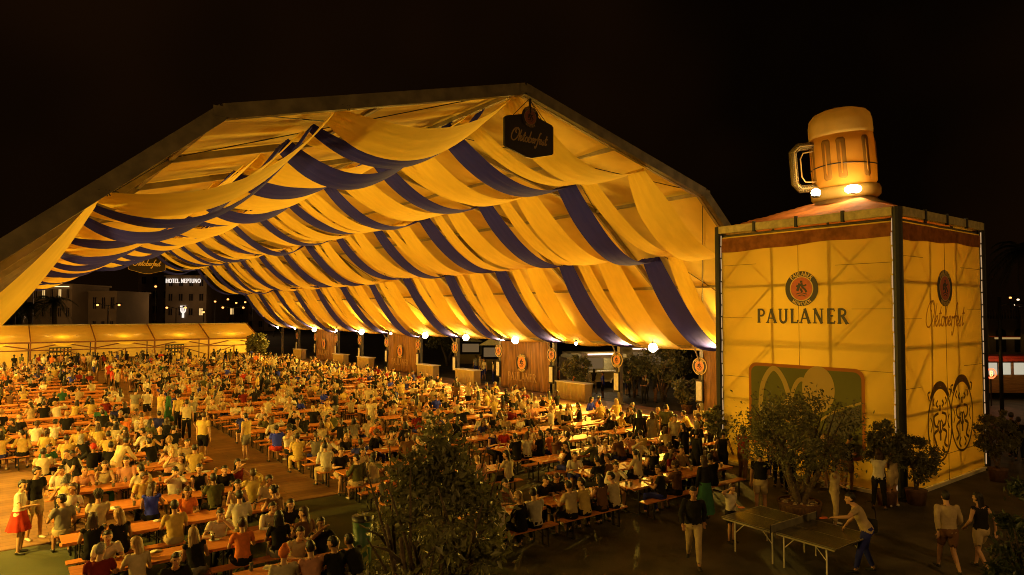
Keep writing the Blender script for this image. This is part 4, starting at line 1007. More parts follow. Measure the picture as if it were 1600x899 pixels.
HR = {'black':mat('hair black', (.012,.009,.007), .5, .3, 30, .6, bscale=60, stretch=(1,1,.15)),'brown':mat('hair brown', (.05,.025,.012), .5, .3, 30, .6, bscale=60, stretch=(1,1,.15)),'blond':mat('hair blond', (.32,.19,.07), .5, .3, 30, .6, bscale=60, stretch=(1,1,.15)),'grey':mat('hair grey', (.25,.22,.18), .6, .3, 30, .5, bscale=60)}
EYE = mat('eyes', (.02,.012,.01), .3, 0); LIP = mat('lips', (.30,.09,.06), .5, 0); SHOE = {'white':mat('white shoes', (.6,.55,.45), .6, .1), 'black':mat('black shoes', (.02,.02,.02), .5, .1)}
def ik(a, c, l1, l2, pole):
    a, c = V(a), V(c); d = c-a; L = d.length
    if L > (l1+l2)*.998: c = a + d.normalized()*(l1+l2)*.998; d = c-a; L = d.length
    n = d.normalized(); p = V(pole); p = (p - n*p.dot(n)).normalized()
    x = (l1*l1 - l2*l2 + L*L)/(2*L); h = math.sqrt(max(0, l1*l1-x*x)); return a + n*x + p*h, c
def pose(name):
    """joint targets in the person's own frame: +Y is forward, z=0 the ground"""
    P = dict(hip=(0,0,.93), lean=2, side=0, twist=0, yaw=0, nod=6, feet=[(-.11,.0,.085),(.11,.03,.085)], wr=[(-.25,.06,.86),(.25,.06,.86)], pole=[(-.5,-1,0),(.5,-1,0)], kp=(0,1,0), curl=.5)
    S = dict(hip=(0,-.02,.565), lean=8, side=0, twist=0, yaw=0, nod=12, feet=[(-.15,.36,.085),(.15,.34,.085)], kp=(0,.6,1), wr=[(-.16,.40,.84),(.18,.38,.84)], pole=[(-.5,-.5,-1),(.5,-.5,-1)], curl=.55, seated=1)
    T = {
     'stand': P, 'walk': dict(P, feet=[(-.09,.30,.10),(.09,-.30,.17)], wr=[(-.24,-.14,.90),(.24,.24,.94)], hip=(0,0,.90), lean=4),
     'walk2': dict(P, feet=[(-.09,-.26,.15),(.09,.26,.10)], wr=[(-.22,.2,.94),(.25,-.12,.9)], hip=(0,0,.905), lean=3, yaw=20),
     'talk': dict(P, wr=[(-.12,.30,1.12),(.24,.06,.88)], yaw=25, feet=[(-.14,.02,.085),(.12,-.05,.085)]),
     'cup': dict(P, wr=[(-.24,.08,.88),(.10,.32,1.15)], yaw=-20, twist=8), 'phone': dict(P, wr=[(-.06,.28,1.16),(.08,.28,1.14)], nod=32),
     'crossed': dict(P, wr=[(.08,.22,1.10),(-.08,.26,1.15)], yaw=10, feet=[(-.16,0,.085),(.15,.02,.085)]),
     'lookback': dict(P, yaw=60, twist=18, wr=[(-.24,-.02,.88),(.26,.05,.88)]),
     'bend': dict(P, lean=32, hip=(0,-.08,.91), wr=[(-.2,.50,.92),(.22,.48,.90)], nod=20),
     'serve': dict(P, lean=26, hip=(0,-.05,.90), wr=[(-.38,.56,1.18),(.26,.36,.86)], nod=10, feet=[(-.16,.18,.085),(.14,-.16,.085)], yaw=12),
     'headhand': dict(P, wr=[(-.05,.24,1.14),(.17,.06,1.58)], pole=[(-.5,-1,0),(1,.3,.4)], nod=10),
     'sit': S, 'sit_left': dict(S, yaw=48, twist=14, wr=[(-.2,.38,.84),(.12,.36,.84)]), 'sit_right': dict(S, yaw=-48, twist=-14, wr=[(-.1,.36,.84),(.22,.36,.84)]),
     'sit_lean': dict(S, lean=26, nod=-2, wr=[(-.2,.44,.82),(.16,.46,.82)]), 'sit_chin': dict(S, lean=18, wr=[(-.05,.30,1.10),(.16,.42,.82)], nod=8, pole=[(-1,.2,-1),(1,-.6,-.3)]),
     'sit_drink': dict(S, lean=-2, wr=[(-.18,.38,.84),(.06,.24,1.22)], nod=-4, pole=[(-1,-.6,-.3),(1,.1,-.6)]),
     'sit_up': dict(S, lean=-3, wr=[(-.17,.30,.66),(.17,.30,.66)], nod=4, yaw=-15), 'sit_talk': dict(S, lean=6, side=6, wr=[(-.26,.34,1.05),(.2,.38,.84)], yaw=20, nod=0),
     'sit_slump': dict(S, lean=20, nod=34, side=-5, wr=[(-.1,.40,.83),(.12,.42,.83)]), 'sit_tilt': dict(S, lean=14, side=-12, yaw=-60, twist=-10, nod=2, wr=[(-.24,.36,.84),(.22,.20,1.2)]),
     'sit_turned': dict(S, feet=[(-.15,.40,.085),(.15,.22,.085)], yaw=70, twist=26, lean=4, wr=[(-.24,.26,.86),(.16,.28,.68)]),
    }
    return T[name]
def frames(pn, female):
    P = pose(pn); hip = V(P['hip']); ls = .94 if female else 1.0
    seated = P.get('seated')
    R = Matrix.Rotation(math.radians(-P['lean']), 3, 'X') @ Matrix.Rotation(math.radians(P['side']), 3, 'Y')
    U = R @ V((0,0,1)); Fw = R @ V((0,1,0))
    Rt = R @ Matrix.Rotation(math.radians(P['twist']), 3, 'Z')
    sw = .160 if female else .180; sh = .475
    S = hip + U*sh; sho = [S + Rt @ V((-sw,0,0)), S + Rt @ V((sw,0,0))]
    neck = hip + U*.53 + Fw*.005
    Rh = Matrix.Rotation(math.radians(P['yaw']), 3, 'Z') @ Matrix.Rotation(math.radians(-P['nod']), 3, 'X')
    head = neck + U*.075 + Fw*.02 + Rh @ V((0,.015,.085))
    B = dict(P=P, hip=hip, U=U, Fw=Fw, R=R, Rt=Rt, S=S, sho=sho, neck=neck, head=head, Rh=Rh, female=female)
    B['arm'] = []
    for k in (0,1):
        el, w = ik(sho[k], P['wr'][k], .285, .25, P['pole'][k]); B['arm'].append((el, w))
    B['leg'] = []
    for k in (0,1):
        hj = hip + R @ V(((-.09,.09)[k],0,0)) if not seated else hip + V(((-.09,.09)[k],.02,0))
        kn, an = ik(hj, P['feet'][k], .43, .42, P['kp']); B['leg'].append((hj, kn, an))
    return B
def bodymesh(B, hand=True, low=False):
    b = MB(); fem = B['female']; hip, U, R, Rt = B['hip'], B['U'], B['R'], B['Rt']
    tor = [(-.11,.10,.08),(-.07,.15,.115),(.0,.172 if fem else .165,.125),(.07,.160,.115),(.16,.125 if fem else .145,.098),(.25,.13 if fem else .155,.10),(.34,.145 if fem else .172,.115),(.42,.15 if fem else .180,.11),(.475,.13 if fem else .16,.085),(.52,.075,.062)]
    n = 14; vs = []
    for (t, rx, ry) in tor:
        q = max(0, min(1, t/.45)); RR = R.lerp(Rt, q) if hasattr(R,'lerp') else R
        c = hip + U*t; X = (R @ V((1,0,0))).lerp(Rt @ V((1,0,0)), q); Y = (R @ V((0,1,0))).lerp(Rt @ V((0,1,0)), q)
        for k in range(n):
            a = 2*PI*k/n; bx = .02*(math.sin(a) > .3)*(fem and .30 < t < .40)
            vs.append(c + X*rx*math.cos(a) + Y*(ry+bx)*math.sin(a))
    m = len(tor); b.add(vs, [(i*n+k, i*n+(k+1)%n, (i+1)*n+(k+1)%n, (i+1)*n+k) for i in range(m-1) for k in range(n)] + [tuple(range(n-1,-1,-1)), tuple((m-1)*n+k for k in range(n))])
    b.tube([hip+U*.47, B['neck']+U*.0, B['head']-V((0,0,.05))], [.07,.056 if not fem else .048,.052], 10)
    H, Rh = B['head'], B['Rh']
    b.ell(H+Rh@V((0,-.012,.025)), (.076,.094,.098), 16, 12, R=Rh)
    b.ell(H+Rh@V((0,.018,-.045)), (.060,.072,.070), 14, 10, R=Rh)
    if not low:
        b.tube([H+Rh@V((0,.083,.022)), H+Rh@V((0,.103,-.012)), H+Rh@V((0,.092,-.022))], [.009,.015,.012], 8)   # nose
        b.ell(H+Rh@V((0,.078,-.055)), (.026,.016,.016), 8, 6, R=Rh); b.ell(H+Rh@V((0,.072,-.092)), (.026,.020,.020), 8, 6, R=Rh)
        b.ell(H+Rh@V((0,.072,.038)), (.052,.020,.014), 10, 6, R=Rh)                                        # brow
        for s_ in (-1,1): b.ell(H+Rh@V((s_*.078,-.008,-.005)), (.013,.024,.034), 8, 6, R=Rh); b.ell(H+Rh@V((s_*.040,.052,-.022)), (.024,.024,.02), 8, 6, R=Rh)
    for k in (0,1):
        s = B['sho'][k]; el, w = B['arm'][k]; g = .88 if fem else 1.0
        b.ell(s, (.055*g,.055*g,.055*g), 10, 8)
        b.tube([s, s.lerp(el,.35), el], [.056*g,.051*g,.040*g], 10); b.ell(el, (.041*g,)*3, 8, 6)
        b.tube([el, el.lerp(w,.3), w], [.041*g,.041*g,.027*g], 10)
        d = (w-el).normalized(); dn = V((0,0,-1)); dn = (dn - d*dn.dot(d)); dn = dn.normalized() if dn.length > .05 else V((0,-1,0))
        if dn.length < .5: dn = V((0,1,0))
        sd = d.cross(dn) * (1 if k else -1)
        if low or not hand: b.tube([w, w+d*.07, w+d*.15+dn*.03], [(.03,.02),(.042,.018),(.025,.014)], 8, side=sd)
        else:
            b.tube([w-d*.02, w+d*.03, w+d*.085], [(.027,.02),(.040,.017),(.042,.014)], 10, side=sd)
            cu = B['P']['curl']
            for fi, (off, ln) in enumerate(((.033,.068),(.011,.078),(-.011,.072),(-.032,.056))):
                o_ = w + d*.08 + sd*off
                d1 = (d + dn*cu*.5).normalized(); d2 = (d + dn*cu*1.6).normalized(); fo = sd*off*.25
                b.tube([o_-d*.02, o_, o_+d1*ln*.5+fo*.4, o_+d1*ln*.5+d2*ln*.5+fo*.6], [.010,.010,.0092,.0075], 6)
            b.tube([w+d*.012+sd*.025, w+d*.045+sd*.058+dn*.008, w+d*.078+sd*.064+dn*.026], [.013,.0115,.009], 6)
    for k in (0,1):
        hj, kn, an = B['leg'][k]
        b.ell(hj, (.088,.088,.088), 10, 8)
        b.tube([hj, hj.lerp(kn,.3), hj.lerp(kn,.7), kn], [.090,.086,.066,.053], 12); b.ell(kn, (.054,)*3, 8, 6)
        b.tube([kn, kn.lerp(an,.3), kn.lerp(an,.7), an], [.052,.054,.040,.034], 10)
        f = V((0,1,0)); toe = V(((-.03,.03)[k],0,0))
        z0 = an.z-.085
        b.tube([an+V((0,-.055,-.045)), an+V((0,.0,-.045)), an+f*.09+toe*.6+V((0,0,-.052)), an+f*.165+toe+V((0,0,-.062))], [(.030,.034),(.036,.04),(.042,.03),(.030,.020)], 10, side=(1,0,0))
        b.tube([an, an+V((0,0,-.045))], [.036,.036], 8)
    return b
def remesh(me, vox, faces, smooth=3):
    o = bpy.data.objects.new('tmp_body', me); C.objects.link(o)
    m = o.modifiers.new('r', 'REMESH'); m.mode = 'VOXEL'; m.voxel_size = vox
    s = o.modifiers.new('s', 'SMOOTH'); s.factor = .5; s.iterations = smooth
    dg = bpy.context.evaluated_depsgraph_get(); e = o.evaluated_get(dg)
    m2 = bpy.data.meshes.new_from_object(e); n = len(m2.polygons)*2
    o.modifiers.clear(); o.data = m2
    if n > faces:
        d = o.modifiers.new('d', 'DECIMATE'); d.ratio = faces/n
        dg = bpy.context.evaluated_depsgraph_get(); m3 = bpy.data.meshes.new_from_object(o.evaluated_get(dg))
    else: m3 = m2.copy()
    bpy.data.objects.remove(o); return m3
def arrs(me):
    n = len(me.vertices); v = np.empty(n*3, np.float32); me.vertices.foreach_get('co', v)
    nn = np.empty(n*3, np.float32); me.vertices.foreach_get('normal', nn)
    return v.reshape(-1,3), nn.reshape(-1,3)
def segdist(p, a, b_, ra, rb):
    a = np.array(a); b_ = np.array(b_); d = b_-a; L = float(d@d)+1e-9
    t = np.clip((p-a)@d/L, -.6 if False else 0, 1); q = a + t[:,None]*d
    tt = (p-a)@d/L
    return np.linalg.norm(p-q, axis=1) - (ra+(rb-ra)*t), tt
# bone ids: 0 torso 1 neck/head 2 upper arm 3 forearm 4 hand 5 thigh 6 shin 7 foot
def classify(B, p):
    hip, U = B['hip'], B['U']; fem = B['female']
    best = np.full(len(p), 9.9); bid = np.zeros(len(p), int); bt = np.zeros(len(p))
    def put(i, a, b_, ra, rb, bias=0):
        nonlocal best, bid, bt
        d, t = segdist(p, a, b_, ra, rb); d = d+bias; k = d < best; best = np.where(k, d, best); bid = np.where(k, i, bid); bt = np.where(k, t, bt)
    put(0, hip, hip+U*.46, .125, .12); X = B['Rt'] @ V((1,0,0))
    for s_ in (-1,1): put(0, hip+X*.05*s_+U*.0, hip+U*.45+X*.09*s_, .10, .075)
    # restate torso parameter along the spine
    a = np.array(hip); u = np.array(U); tt = (p-a)@u/.46; bt = np.where(bid == 0, tt, bt)
    put(1, B['neck']+U*.015, B['head']-V((0,0,.04)), .048, .05, .004); put(1, B['head'], B['head']+V((0,0,.04)), .085, .08)
    for k in (0,1):
        s = B['sho'][k]; el, w = B['arm'][k]; d = (w-el).normalized()
        put(2, s, el, .056, .04); put(3, el, w, .04, .027); put(4, w+d*.01, w+d*.14, .03, .03, .004)
        hj, kn, an = B['leg'][k]; put(5, hj, kn, .085, .054); put(6, kn, an, .053, .035); put(7, an+V((0,-.03,-.05)), an+V((0,.15,-.06)), .035, .03)
        put(7, an+V((0,0,-.02)), an+V((0,0,-.06)), .036, .036)
    a = np.array(hip); u = np.array(U); tt = (p-a)@u/.46; bt = np.where(bid == 0, tt, bt)
    return bid, bt
BODY = {}
def get_body(pn, fem):
    k = (pn, fem)
    if k in BODY: return BODY[k]
    B = frames(pn, fem); me = remesh(bodymesh(B).mesh('person', SK[0]), .0105, 7000, 2)
    v, n = arrs(me); bid, bt = classify(B, v)
    nf = len(me.polygons)
    fv = [tuple(q.vertices) for q in me.polygons]
    fb = []; ft = []
    for q in fv:
        c = [bid[i] for i in q]; m_ = max(set(c), key=c.count); fb.append(m_); ft.append(float(np.mean([bt[i] for i in q if bid[i] == m_])))
    # face details by region of the head
    H = np.array(B['head']); Rh = np.array(B['Rh'])
    loc = (v-H) @ Rh
    mi = []
    me.materials.clear()
    for q, b_ in zip(fv, fb):
        m_ = 0
        if b_ == 7: m_ = 3
        elif b_ == 1:
            c = loc[list(q)].mean(axis=0)
            if c[1] > .05 and abs(abs(c[0])-.032) < .013 and abs(c[2]-.018) < .008: m_ = 1
            elif c[1] > .06 and abs(c[0]) < .024 and abs(c[2]+.055) < .008: m_ = 2
        mi.append(m_)
    for m_ in (SK[0], EYE, LIP, SHOE['black']): me.materials.append(m_)
    me.polygons.foreach_set('material_index', mi); me.polygons.foreach_set('use_smooth', [True]*nf)
    BODY[k] = (B, me, v, n, fv, np.array(fb), np.array(ft)); return BODY[k]
def garment(name, B, v, n, fv, keep, off, it=3, wr=.006, seed=0):
    idx = [f for f, k in zip(fv, keep) if k]
    used = sorted({i for f in idx for i in f}); mp = {i:j for j,i in enumerate(used)}
    vv = v[used].astype(float).copy(); nn = n[used]; F_ = [[mp[i] for i in f] for f in idx]
    ec = {}
    for f in F_:
        for a in range(len(f)):
            e = (f[a], f[(a+1)%len(f)]); k = (min(e), max(e)); ec[k] = ec.get(k, 0)+1
    bd = {i for k, c in ec.items() if c == 1 for i in k}
    E = np.array(list(ec.keys())); m = len(vv)
    o = np.array([off*(.55 if i in bd else 1.0) for i in range(m)])
    base = vv.copy(); vv = vv + nn*o[:,None]
    for _ in range(it):
        s = np.zeros_like(vv); c = np.zeros(m)
        np.add.at(s, E[:,0], vv[E[:,1]]); np.add.at(s, E[:,1], vv[E[:,0]]); np.add.at(c, E[:,0], 1); np.add.at(c, E[:,1], 1)
        t = s/np.maximum(c,1)[:,None]; vv = vv*.5 + t*.5
    dd = ((vv-base)*nn).sum(1); fix = np.maximum(0, .004-dd); vv += nn*fix[:,None]
    w = np.array([noise.noise(V((p[0]*7+seed, p[1]*7, p[2]*13)))+.6*noise.noise(V((p[0]*16, p[1]*16+seed, p[2]*20))) for p in vv]); vv += nn*(w*wr + wr*.5)[:,None]
    b_edges = [k for k, c in ec.items() if c == 1]
    me = bpy.data.meshes.new(name)
    # turned-in hem: boundary edges folded back to the body
    hem = {i:m+j for j,i in enumerate(sorted(bd))}; hv = [base[i] - nn[i]*.002 for i in sorted(bd)]
    V2 = [tuple(p) for p in vv] + [tuple(p) for p in hv]
    F2 = [tuple(f) for f in F_] + [(a, b_, hem[b_], hem[a]) for a, b_ in b_edges]
    me.from_pydata(V2, [], F2); me.materials.append(MCOL['white']); me.polygons.foreach_set('use_smooth', [True]*len(F2)); me.update(); return me
GAR = {}
def get_garment(pn, fem, kind):
    k = (pn, fem, kind)
    if k in GAR: return GAR[k]
    B, me, v, n, fv, fb, ft = get_body(pn, fem)
    if kind in ('t-shirt','shirt','top'):
        sl = {'t-shirt':(.62,0),'shirt':(2,.96),'top':(.10,0)}[kind]
        keep = ((fb==0)&(ft>-.12)&(ft<(1.13 if kind!='top' else 1.07)))|((fb==2)&(ft<sl[0]))|((fb==3)&(ft<sl[1]))|((fb==5)&(ft<.10)&(not B['P'].get('seated')))
        g = garment('shirt', B, v, n, fv, keep, .014, 6, .009, len(GAR))
    elif kind in ('trousers','shorts'):
        keep = ((fb==0)&(ft<.16))|((fb==5)&(ft<(2 if kind=='trousers' else .82)))|((fb==6)&(ft<(.93 if kind=='trousers' else -9)))
        g = garment(kind, B, v, n, fv, keep, .013 if kind=='trousers' else .020, 4, .007, len(GAR))
    GAR[k] = g; return g
HAIR = {}
def get_hair(style):
    if style in HAIR: return HAIR[style]
    b = MB(); n, m = 22, 14; rnd = random.Random(hash(style) % 99 if False else len(style))
    def cap(rx, ry, rz, zc, line):
        vs = []; 
        for i in range(m+1):
            a = PI*.80*i/m
            for k in range(n):
                t = 2*PI*k/n; x, y, z = math.sin(a)*math.cos(t), math.sin(a)*math.sin(t), math.cos(a)
                f = 1+.04*noise.noise(V((x*4,y*4,z*4+3))) + .02*math.sin(t*9+a*3)
                if y > .25 and z < line: f *= .80
                if abs(x) > .75 and z < -.1 and y > -.1: f *= .90
                vs.append((x*rx*f, y*ry*f-.012, z*rz*f+zc))
        b.add(vs, [(i*n+k, i*n+(k+1)%n, (i+1)*n+(k+1)%n, (i+1)*n+k) for i in range(m) for k in range(n)])
    if style == 'short': cap(.086,.106,.112,.024,.42)
    elif style == 'shaved': cap(.079,.098,.101,.026,.5)
    elif style == 'curly':
        cap(.096,.112,.120,.030,.38)
        for _ in range(70):
            d = V((rnd.gauss(0,1), rnd.gauss(0,1)-.5, abs(rnd.gauss(0,1)))).normalized(); b.ell((d.x*.095, d.y*.108-.012, d.z*.118+.03), (.02,.02,.02), 6, 4)
    elif style == 'bun': cap(.086,.106,.112,.024,.42); b.ell((0,-.12,.07), (.048,.042,.045), 12, 8)
    elif style == 'ponytail': cap(.086,.106,.112,.024,.42); b.tube([(0,-.105,.06),(0,-.15,.03),(0,-.15,-.08),(0,-.12,-.24)], [.022,.034,.036,.012], 10)
    elif style == 'beanie': 
        cap(.090,.108,.118,.028,.2); b.tube([(0,-.01,.01),(0,-.01,.045)], [(.094,.110),(.092,.108)], 20, side=(1,0,0), cap=False); b.ell((0,-.01,.14),(.05,.06,.04),10,6)
    elif style == 'cap': cap(.088,.106,.108,.028,.3); b.add([(-.065,.08,.055),(.065,.08,.055),(.055,.165,.038),(-.055,.165,.038),(-.065,.08,.045),(.065,.08,.045),(.055,.165,.030),(-.055,.165,.030)], [(0,1,2,3),(7,6,5,4),(0,3,7,4),(1,5,6,2),(2,6,7,3)])
    else:
        cap(.090,.110,.115,.024,.42)
        ln = {'long':.36,'bob':.20,'long curly':.34}[style]
        vs = []; nn, mm = 18, 12
        for i in range(mm+1):
            t = i/mm; z = .05 - t*ln; rx = .088+.018*math.sin(t*2.4)+.004*math.sin(i*2); ry = .075-.032*t
            for k in range(nn):
                a = PI*(-.06) - PI*.88*k/(nn-1); w = 1+.06*math.sin(k*2.3+i*(.9 if 'curly' in style else .2))+.05*noise.noise(V((k*.7,i*.5,2)))
                vs.append((rx*math.cos(a)*w, ry*math.sin(a)*w-.035-.02*t, z))
        for i in range(mm+1):
            t = i/mm; z = .05-t*ln
            for k in range(nn):
                a = PI*(-.06) - PI*.88*k/(nn-1); vs.append(((.070)*math.cos(a), .02*math.sin(a)-.035-.03*t, z))
        q = (mm+1)*nn; fs = []
        for i in range(mm):
            for k in range(nn-1): fs.append((i*nn+k, (i+1)*nn+k, (i+1)*nn+k+1, i*nn+k+1)); fs.append((q+i*nn+k+1, q+(i+1)*nn+k+1, (i+1)*nn+k+q, i*nn+k+q))
            for k in (0, nn-1): fs.append((i*nn+k, q+i*nn+k, q+(i+1)*nn+k, (i+1)*nn+k))
        for k in range(nn-1): fs.append((mm*nn+k, q+mm*nn+k, q+mm*nn+k+1, mm*nn+k+1))
        b.add(vs, fs)
    HAIR[style] = b.mesh('hair', HR['black'], True); return HAIR[style]
SKIRT = {}
def get_skirt(pn, fem, flare=.2, ln=.42):
    k = (pn, fem, flare)
    if k in SKIRT: return SKIRT[k]
    B, *_ = get_body(pn, fem); b = MB(); hip = B['hip']; m = 8; n = 40
    vs = []
    for i in range(m+1):
        t = i/m
        for j in range(n):
            a = 2*PI*j/n; f = 1+.07*math.sin(a*9)*t
            vs.append(hip + V(((.165+flare*t)*f*math.cos(a), (.135+(flare+.02)*t)*f*math.sin(a), .10-(ln+.10)*t)))
    b.add(vs, [(i*n+j, (i+1)*n+j, (i+1)*n+(j+1)%n, i*n+(j+1)%n) for i in range(m) for j in range(n)]); SKIRT[k] = b.mesh('skirt', MCOL['red'], True); return SKIRT[k]
def setmat(o, i, m):
    o.material_slots[i].link = 'OBJECT'; o.material_slots[i].material = m
GP = 'people in the crowd at the beer tables'
def person(loc, rz, pn, fem, top, topc, bot, botc, hair, hairc, skin=0, lab='', shoe='black', group=None, scale=1.0, skirt=None):
    B, me, *_ = get_body(pn, fem)
    o = link('person', me, None, loc); o.rotation_euler = (0,0,rz); s = scale*(.955 if fem else 1.0); 
    o.scale = (s,s,s if not B['P'].get('seated') else 1.0) if not B['P'].get('seated') else (1,1,1)
    setmat(o, 0, SK[skin]); setmat(o, 3, SHOE[shoe])
    t = link('shirt', get_garment(pn, fem, top), o); setmat(t, 0, MCOL[topc])
    if bot: q = link('trousers' if bot == 'trousers' else 'shorts', get_garment(pn, fem, bot), o); setmat(q, 0, MCOL[botc])
    if skirt: q = link('skirt', get_skirt(pn, fem, *skirt[1:]), o); setmat(q, 0, MCOL[skirt[0]])
    if hair:
        h = link('hat' if hair in ('beanie','cap') else 'hair', get_hair(hair), o); setmat(h, 0, HR.get(hairc) or MCOL[hairc]); h.location = B['head']; h.rotation_euler = B['Rh'].to_euler()
    tag(o, lab, 'person', group); return o

# --- people the photograph singles out
# standing: (feet pixel x, y, facing degrees clockwise from 'away from camera', pose, female, top, colour, bottoms, colour, hair, hair colour, skin, shoe, label)
ST = [
 (1084,884,190,'walk',0,'shirt','black','trousers','beige','short','black',1,'black','person in black top and beige trousers walking towards the camera'),
 (1142,848,150,'headhand',0,'t-shirt','white','shorts','black','short','brown',0,'black','small boy in pale shirt at the table tennis table, hand on head'),
 (1189,806,20,'cup',0,'t-shirt','black','shorts','beige','short','black',1,'black','person in black t-shirt and khaki shorts seen from behind beside the olive'),
 (1161,752,60,'talk',0,'t-shirt','maroon','trousers','brown','short','black',1,'black','bearded person in dark polo shirt leaning near the tower wall'),
 (1130,750,40,'walk',1,'top','black','trousers','black','short','black',1,'black','person dressed all in black walking beside the small potted olive'),
 (1054,722,165,'stand',0,'t-shirt','cream','trousers','black','short','black',1,'black','person in pale t-shirt with dark trousers standing at the right table ends'),
 (1088,752,60,'talk',1,'shirt','black','trousers','black','short','black',1,'black','dark dressed person standing behind the last right-hand table'),
 (1102,812,-20,'stand',1,'shirt','black','trousers','green','long','brown',0,'black','long-haired person in long dark dress standing at the table end'),
 (1305,822,120,'crossed',1,'top','beige','trousers','beige','long','brown',1,'white','long-haired person in pale outfit watching across the tennis table'),
 (1352,895,-65,'serve',0,'t-shirt','beige','trousers','dark blue','short','black',0,'black','person in checked shirt reaching over the tennis table with a bat'),
 (1374,797,40,'crossed',1,'t-shirt','white','trousers','black','long','brown',1,'black','long-haired person in pale top beside the tower corner post'),
 (1396,792,-35,'talk',0,'t-shirt','beige','shorts','beige','short','black',1,'white','person in beige t-shirt and shorts facing the tower corner'),
 (1483,897,12,'walk',0,'shirt','beige','shorts','brown','short','black',0,'black','person in beige shirt and reddish shorts walking away at right'),
 (1535,893,-8,'walk2',1,'top','black','shorts','beige','long','black',0,'black','long-haired person in black top and pale shorts walking away at right'),
 (1580,716,60,'walk',0,'shirt','black','trousers','black','short','black',2,'black','dark silhouette of a person walking past the tram, left one'),
 (1593,722,40,'walk2',1,'shirt','black','trousers','black','short','black',2,'black','dark silhouette of a person at the right edge by the tram'),
 (1217,762,10,'stand',1,'t-shirt','brown','trousers','black','ponytail','brown',1,'black','person half hidden by the olive, beside the black t-shirt'),
 (28,866,75,'cup',1,'t-shirt','white',None,None,'short','black',0,'black','person in red flared skirt and white blouse standing at far left'),
 (52,845,110,'talk',0,'t-shirt','black','shorts','beige','short','black',1,'white','person in black t-shirt and khaki shorts beside the red skirt'),
 (316,725,10,'stand',0,'t-shirt','yellow','shorts','black','short','brown',0,'black','stocky person in yellow t-shirt standing at the aisle corner'),
 (291,690,-30,'talk',0,'t-shirt','cream','trousers','black','short','black',1,'black','person in cream t-shirt and black trousers standing in the aisle'),
 (278,676,-60,'stand',0,'t-shirt','yellow','trousers','black','short','brown',0,'black','person in yellow t-shirt and black trousers behind the cream one in the aisle'),
 (250,668,30,'stand',0,'t-shirt','yellow','shorts','beige','short','black',0,'white','person in long yellow t-shirt and beige shorts in the aisle'),
 (229,662,-10,'walk2',0,'t-shirt','white','shorts','black','short','black',0,'black','person in white t-shirt and black shorts in the aisle group'),
 (262,664,60,'stand',1,'shirt','green','trousers','green','long','black',1,'black','person in long green dress among the aisle group'),
 (210,664,0,'cup',0,'t-shirt','grey','shorts','beige','short','black',0,'white','person in grey shirt at the left of the aisle group'),
 (1000,714,0,'stand',1,'shirt','black','trousers','black','long','black',2,'black','tall dark figure in black standing among the right-hand tables'),
 (1020,712,0,'stand',1,'shirt','grey',None,None,'long','brown',0,'black','long-haired person in loose grey dress beside the black figure'),
 (712,645,0,'stand',1,'t-shirt','brown','trousers','black','long','brown',1,'black','long-haired person in brown top standing between middle tables'),
 (732,646,20,'stand',1,'t-shirt','beige','shorts','black','long','blond',0,'black','blond long-haired person in beige top standing between middle tables'),
 (626,642,-40,'stand',0,'t-shirt','yellow','trousers','grey','short','black',0,'black','person in yellow t-shirt standing upright mid crowd left of the post'),
 (576,655,10,'cup',0,'t-shirt','cream','trousers','black','short','black',0,'black','person in cream t-shirt standing mid crowd with raised hand'),
 (183,770,20,'bend',0,'shirt','cream','trousers','beige','short','black',1,'black','person in loose cream shirt standing bent over the near left table'),
 (118,790,200,'bend',0,'t-shirt','black','trousers','black','shaved','brown',0,'black','big person in black t-shirt leaning over the second near table'),
]
ST += [
 (1070,738,-30,'talk',1,'t-shirt','black','trousers','black','long','black',1,'black','long-haired person in black t-shirt in the gap beside the right tables'),
 (1040,700,30,'cup',0,'t-shirt','olive','trousers','black','short','black',1,'black','person in olive t-shirt standing behind the pale t-shirt at right'),
 (1112,708,-40,'lookback',0,'shirt','brown','trousers','black','short','black',1,'black','person in brown shirt standing by the tent corner near the tower'),
 (1092,694,20,'talk',1,'t-shirt','cream','shorts','black','ponytail','brown',0,'black','person in cream t-shirt with ponytail near the tent corner'),
 (1236,772,-20,'talk',1,'top','black','trousers','black','bun','black',1,'black','person in black top behind the olive trunk, left side'),
 (1268,758,30,'cup',0,'t-shirt','grey','trousers','black','short','black',0,'black','person in grey t-shirt by the tower wall behind the olive'),
 (1292,762,-60,'crossed',1,'t-shirt','cream','shorts','beige','bob','blond',0,'white','blond person in cream t-shirt at the tower wall behind the olive'),
 (1325,768,70,'phone',0,'t-shirt','black','shorts','brown','cap','black',1,'black','person in black t-shirt and cap looking at a phone by the tower'),
 (1207,748,50,'lookback',1,'t-shirt','pink','trousers','dark blue','long','brown',0,'white','long-haired person in pink t-shirt by the tower wall, left of the olive'),
]
blocked = []
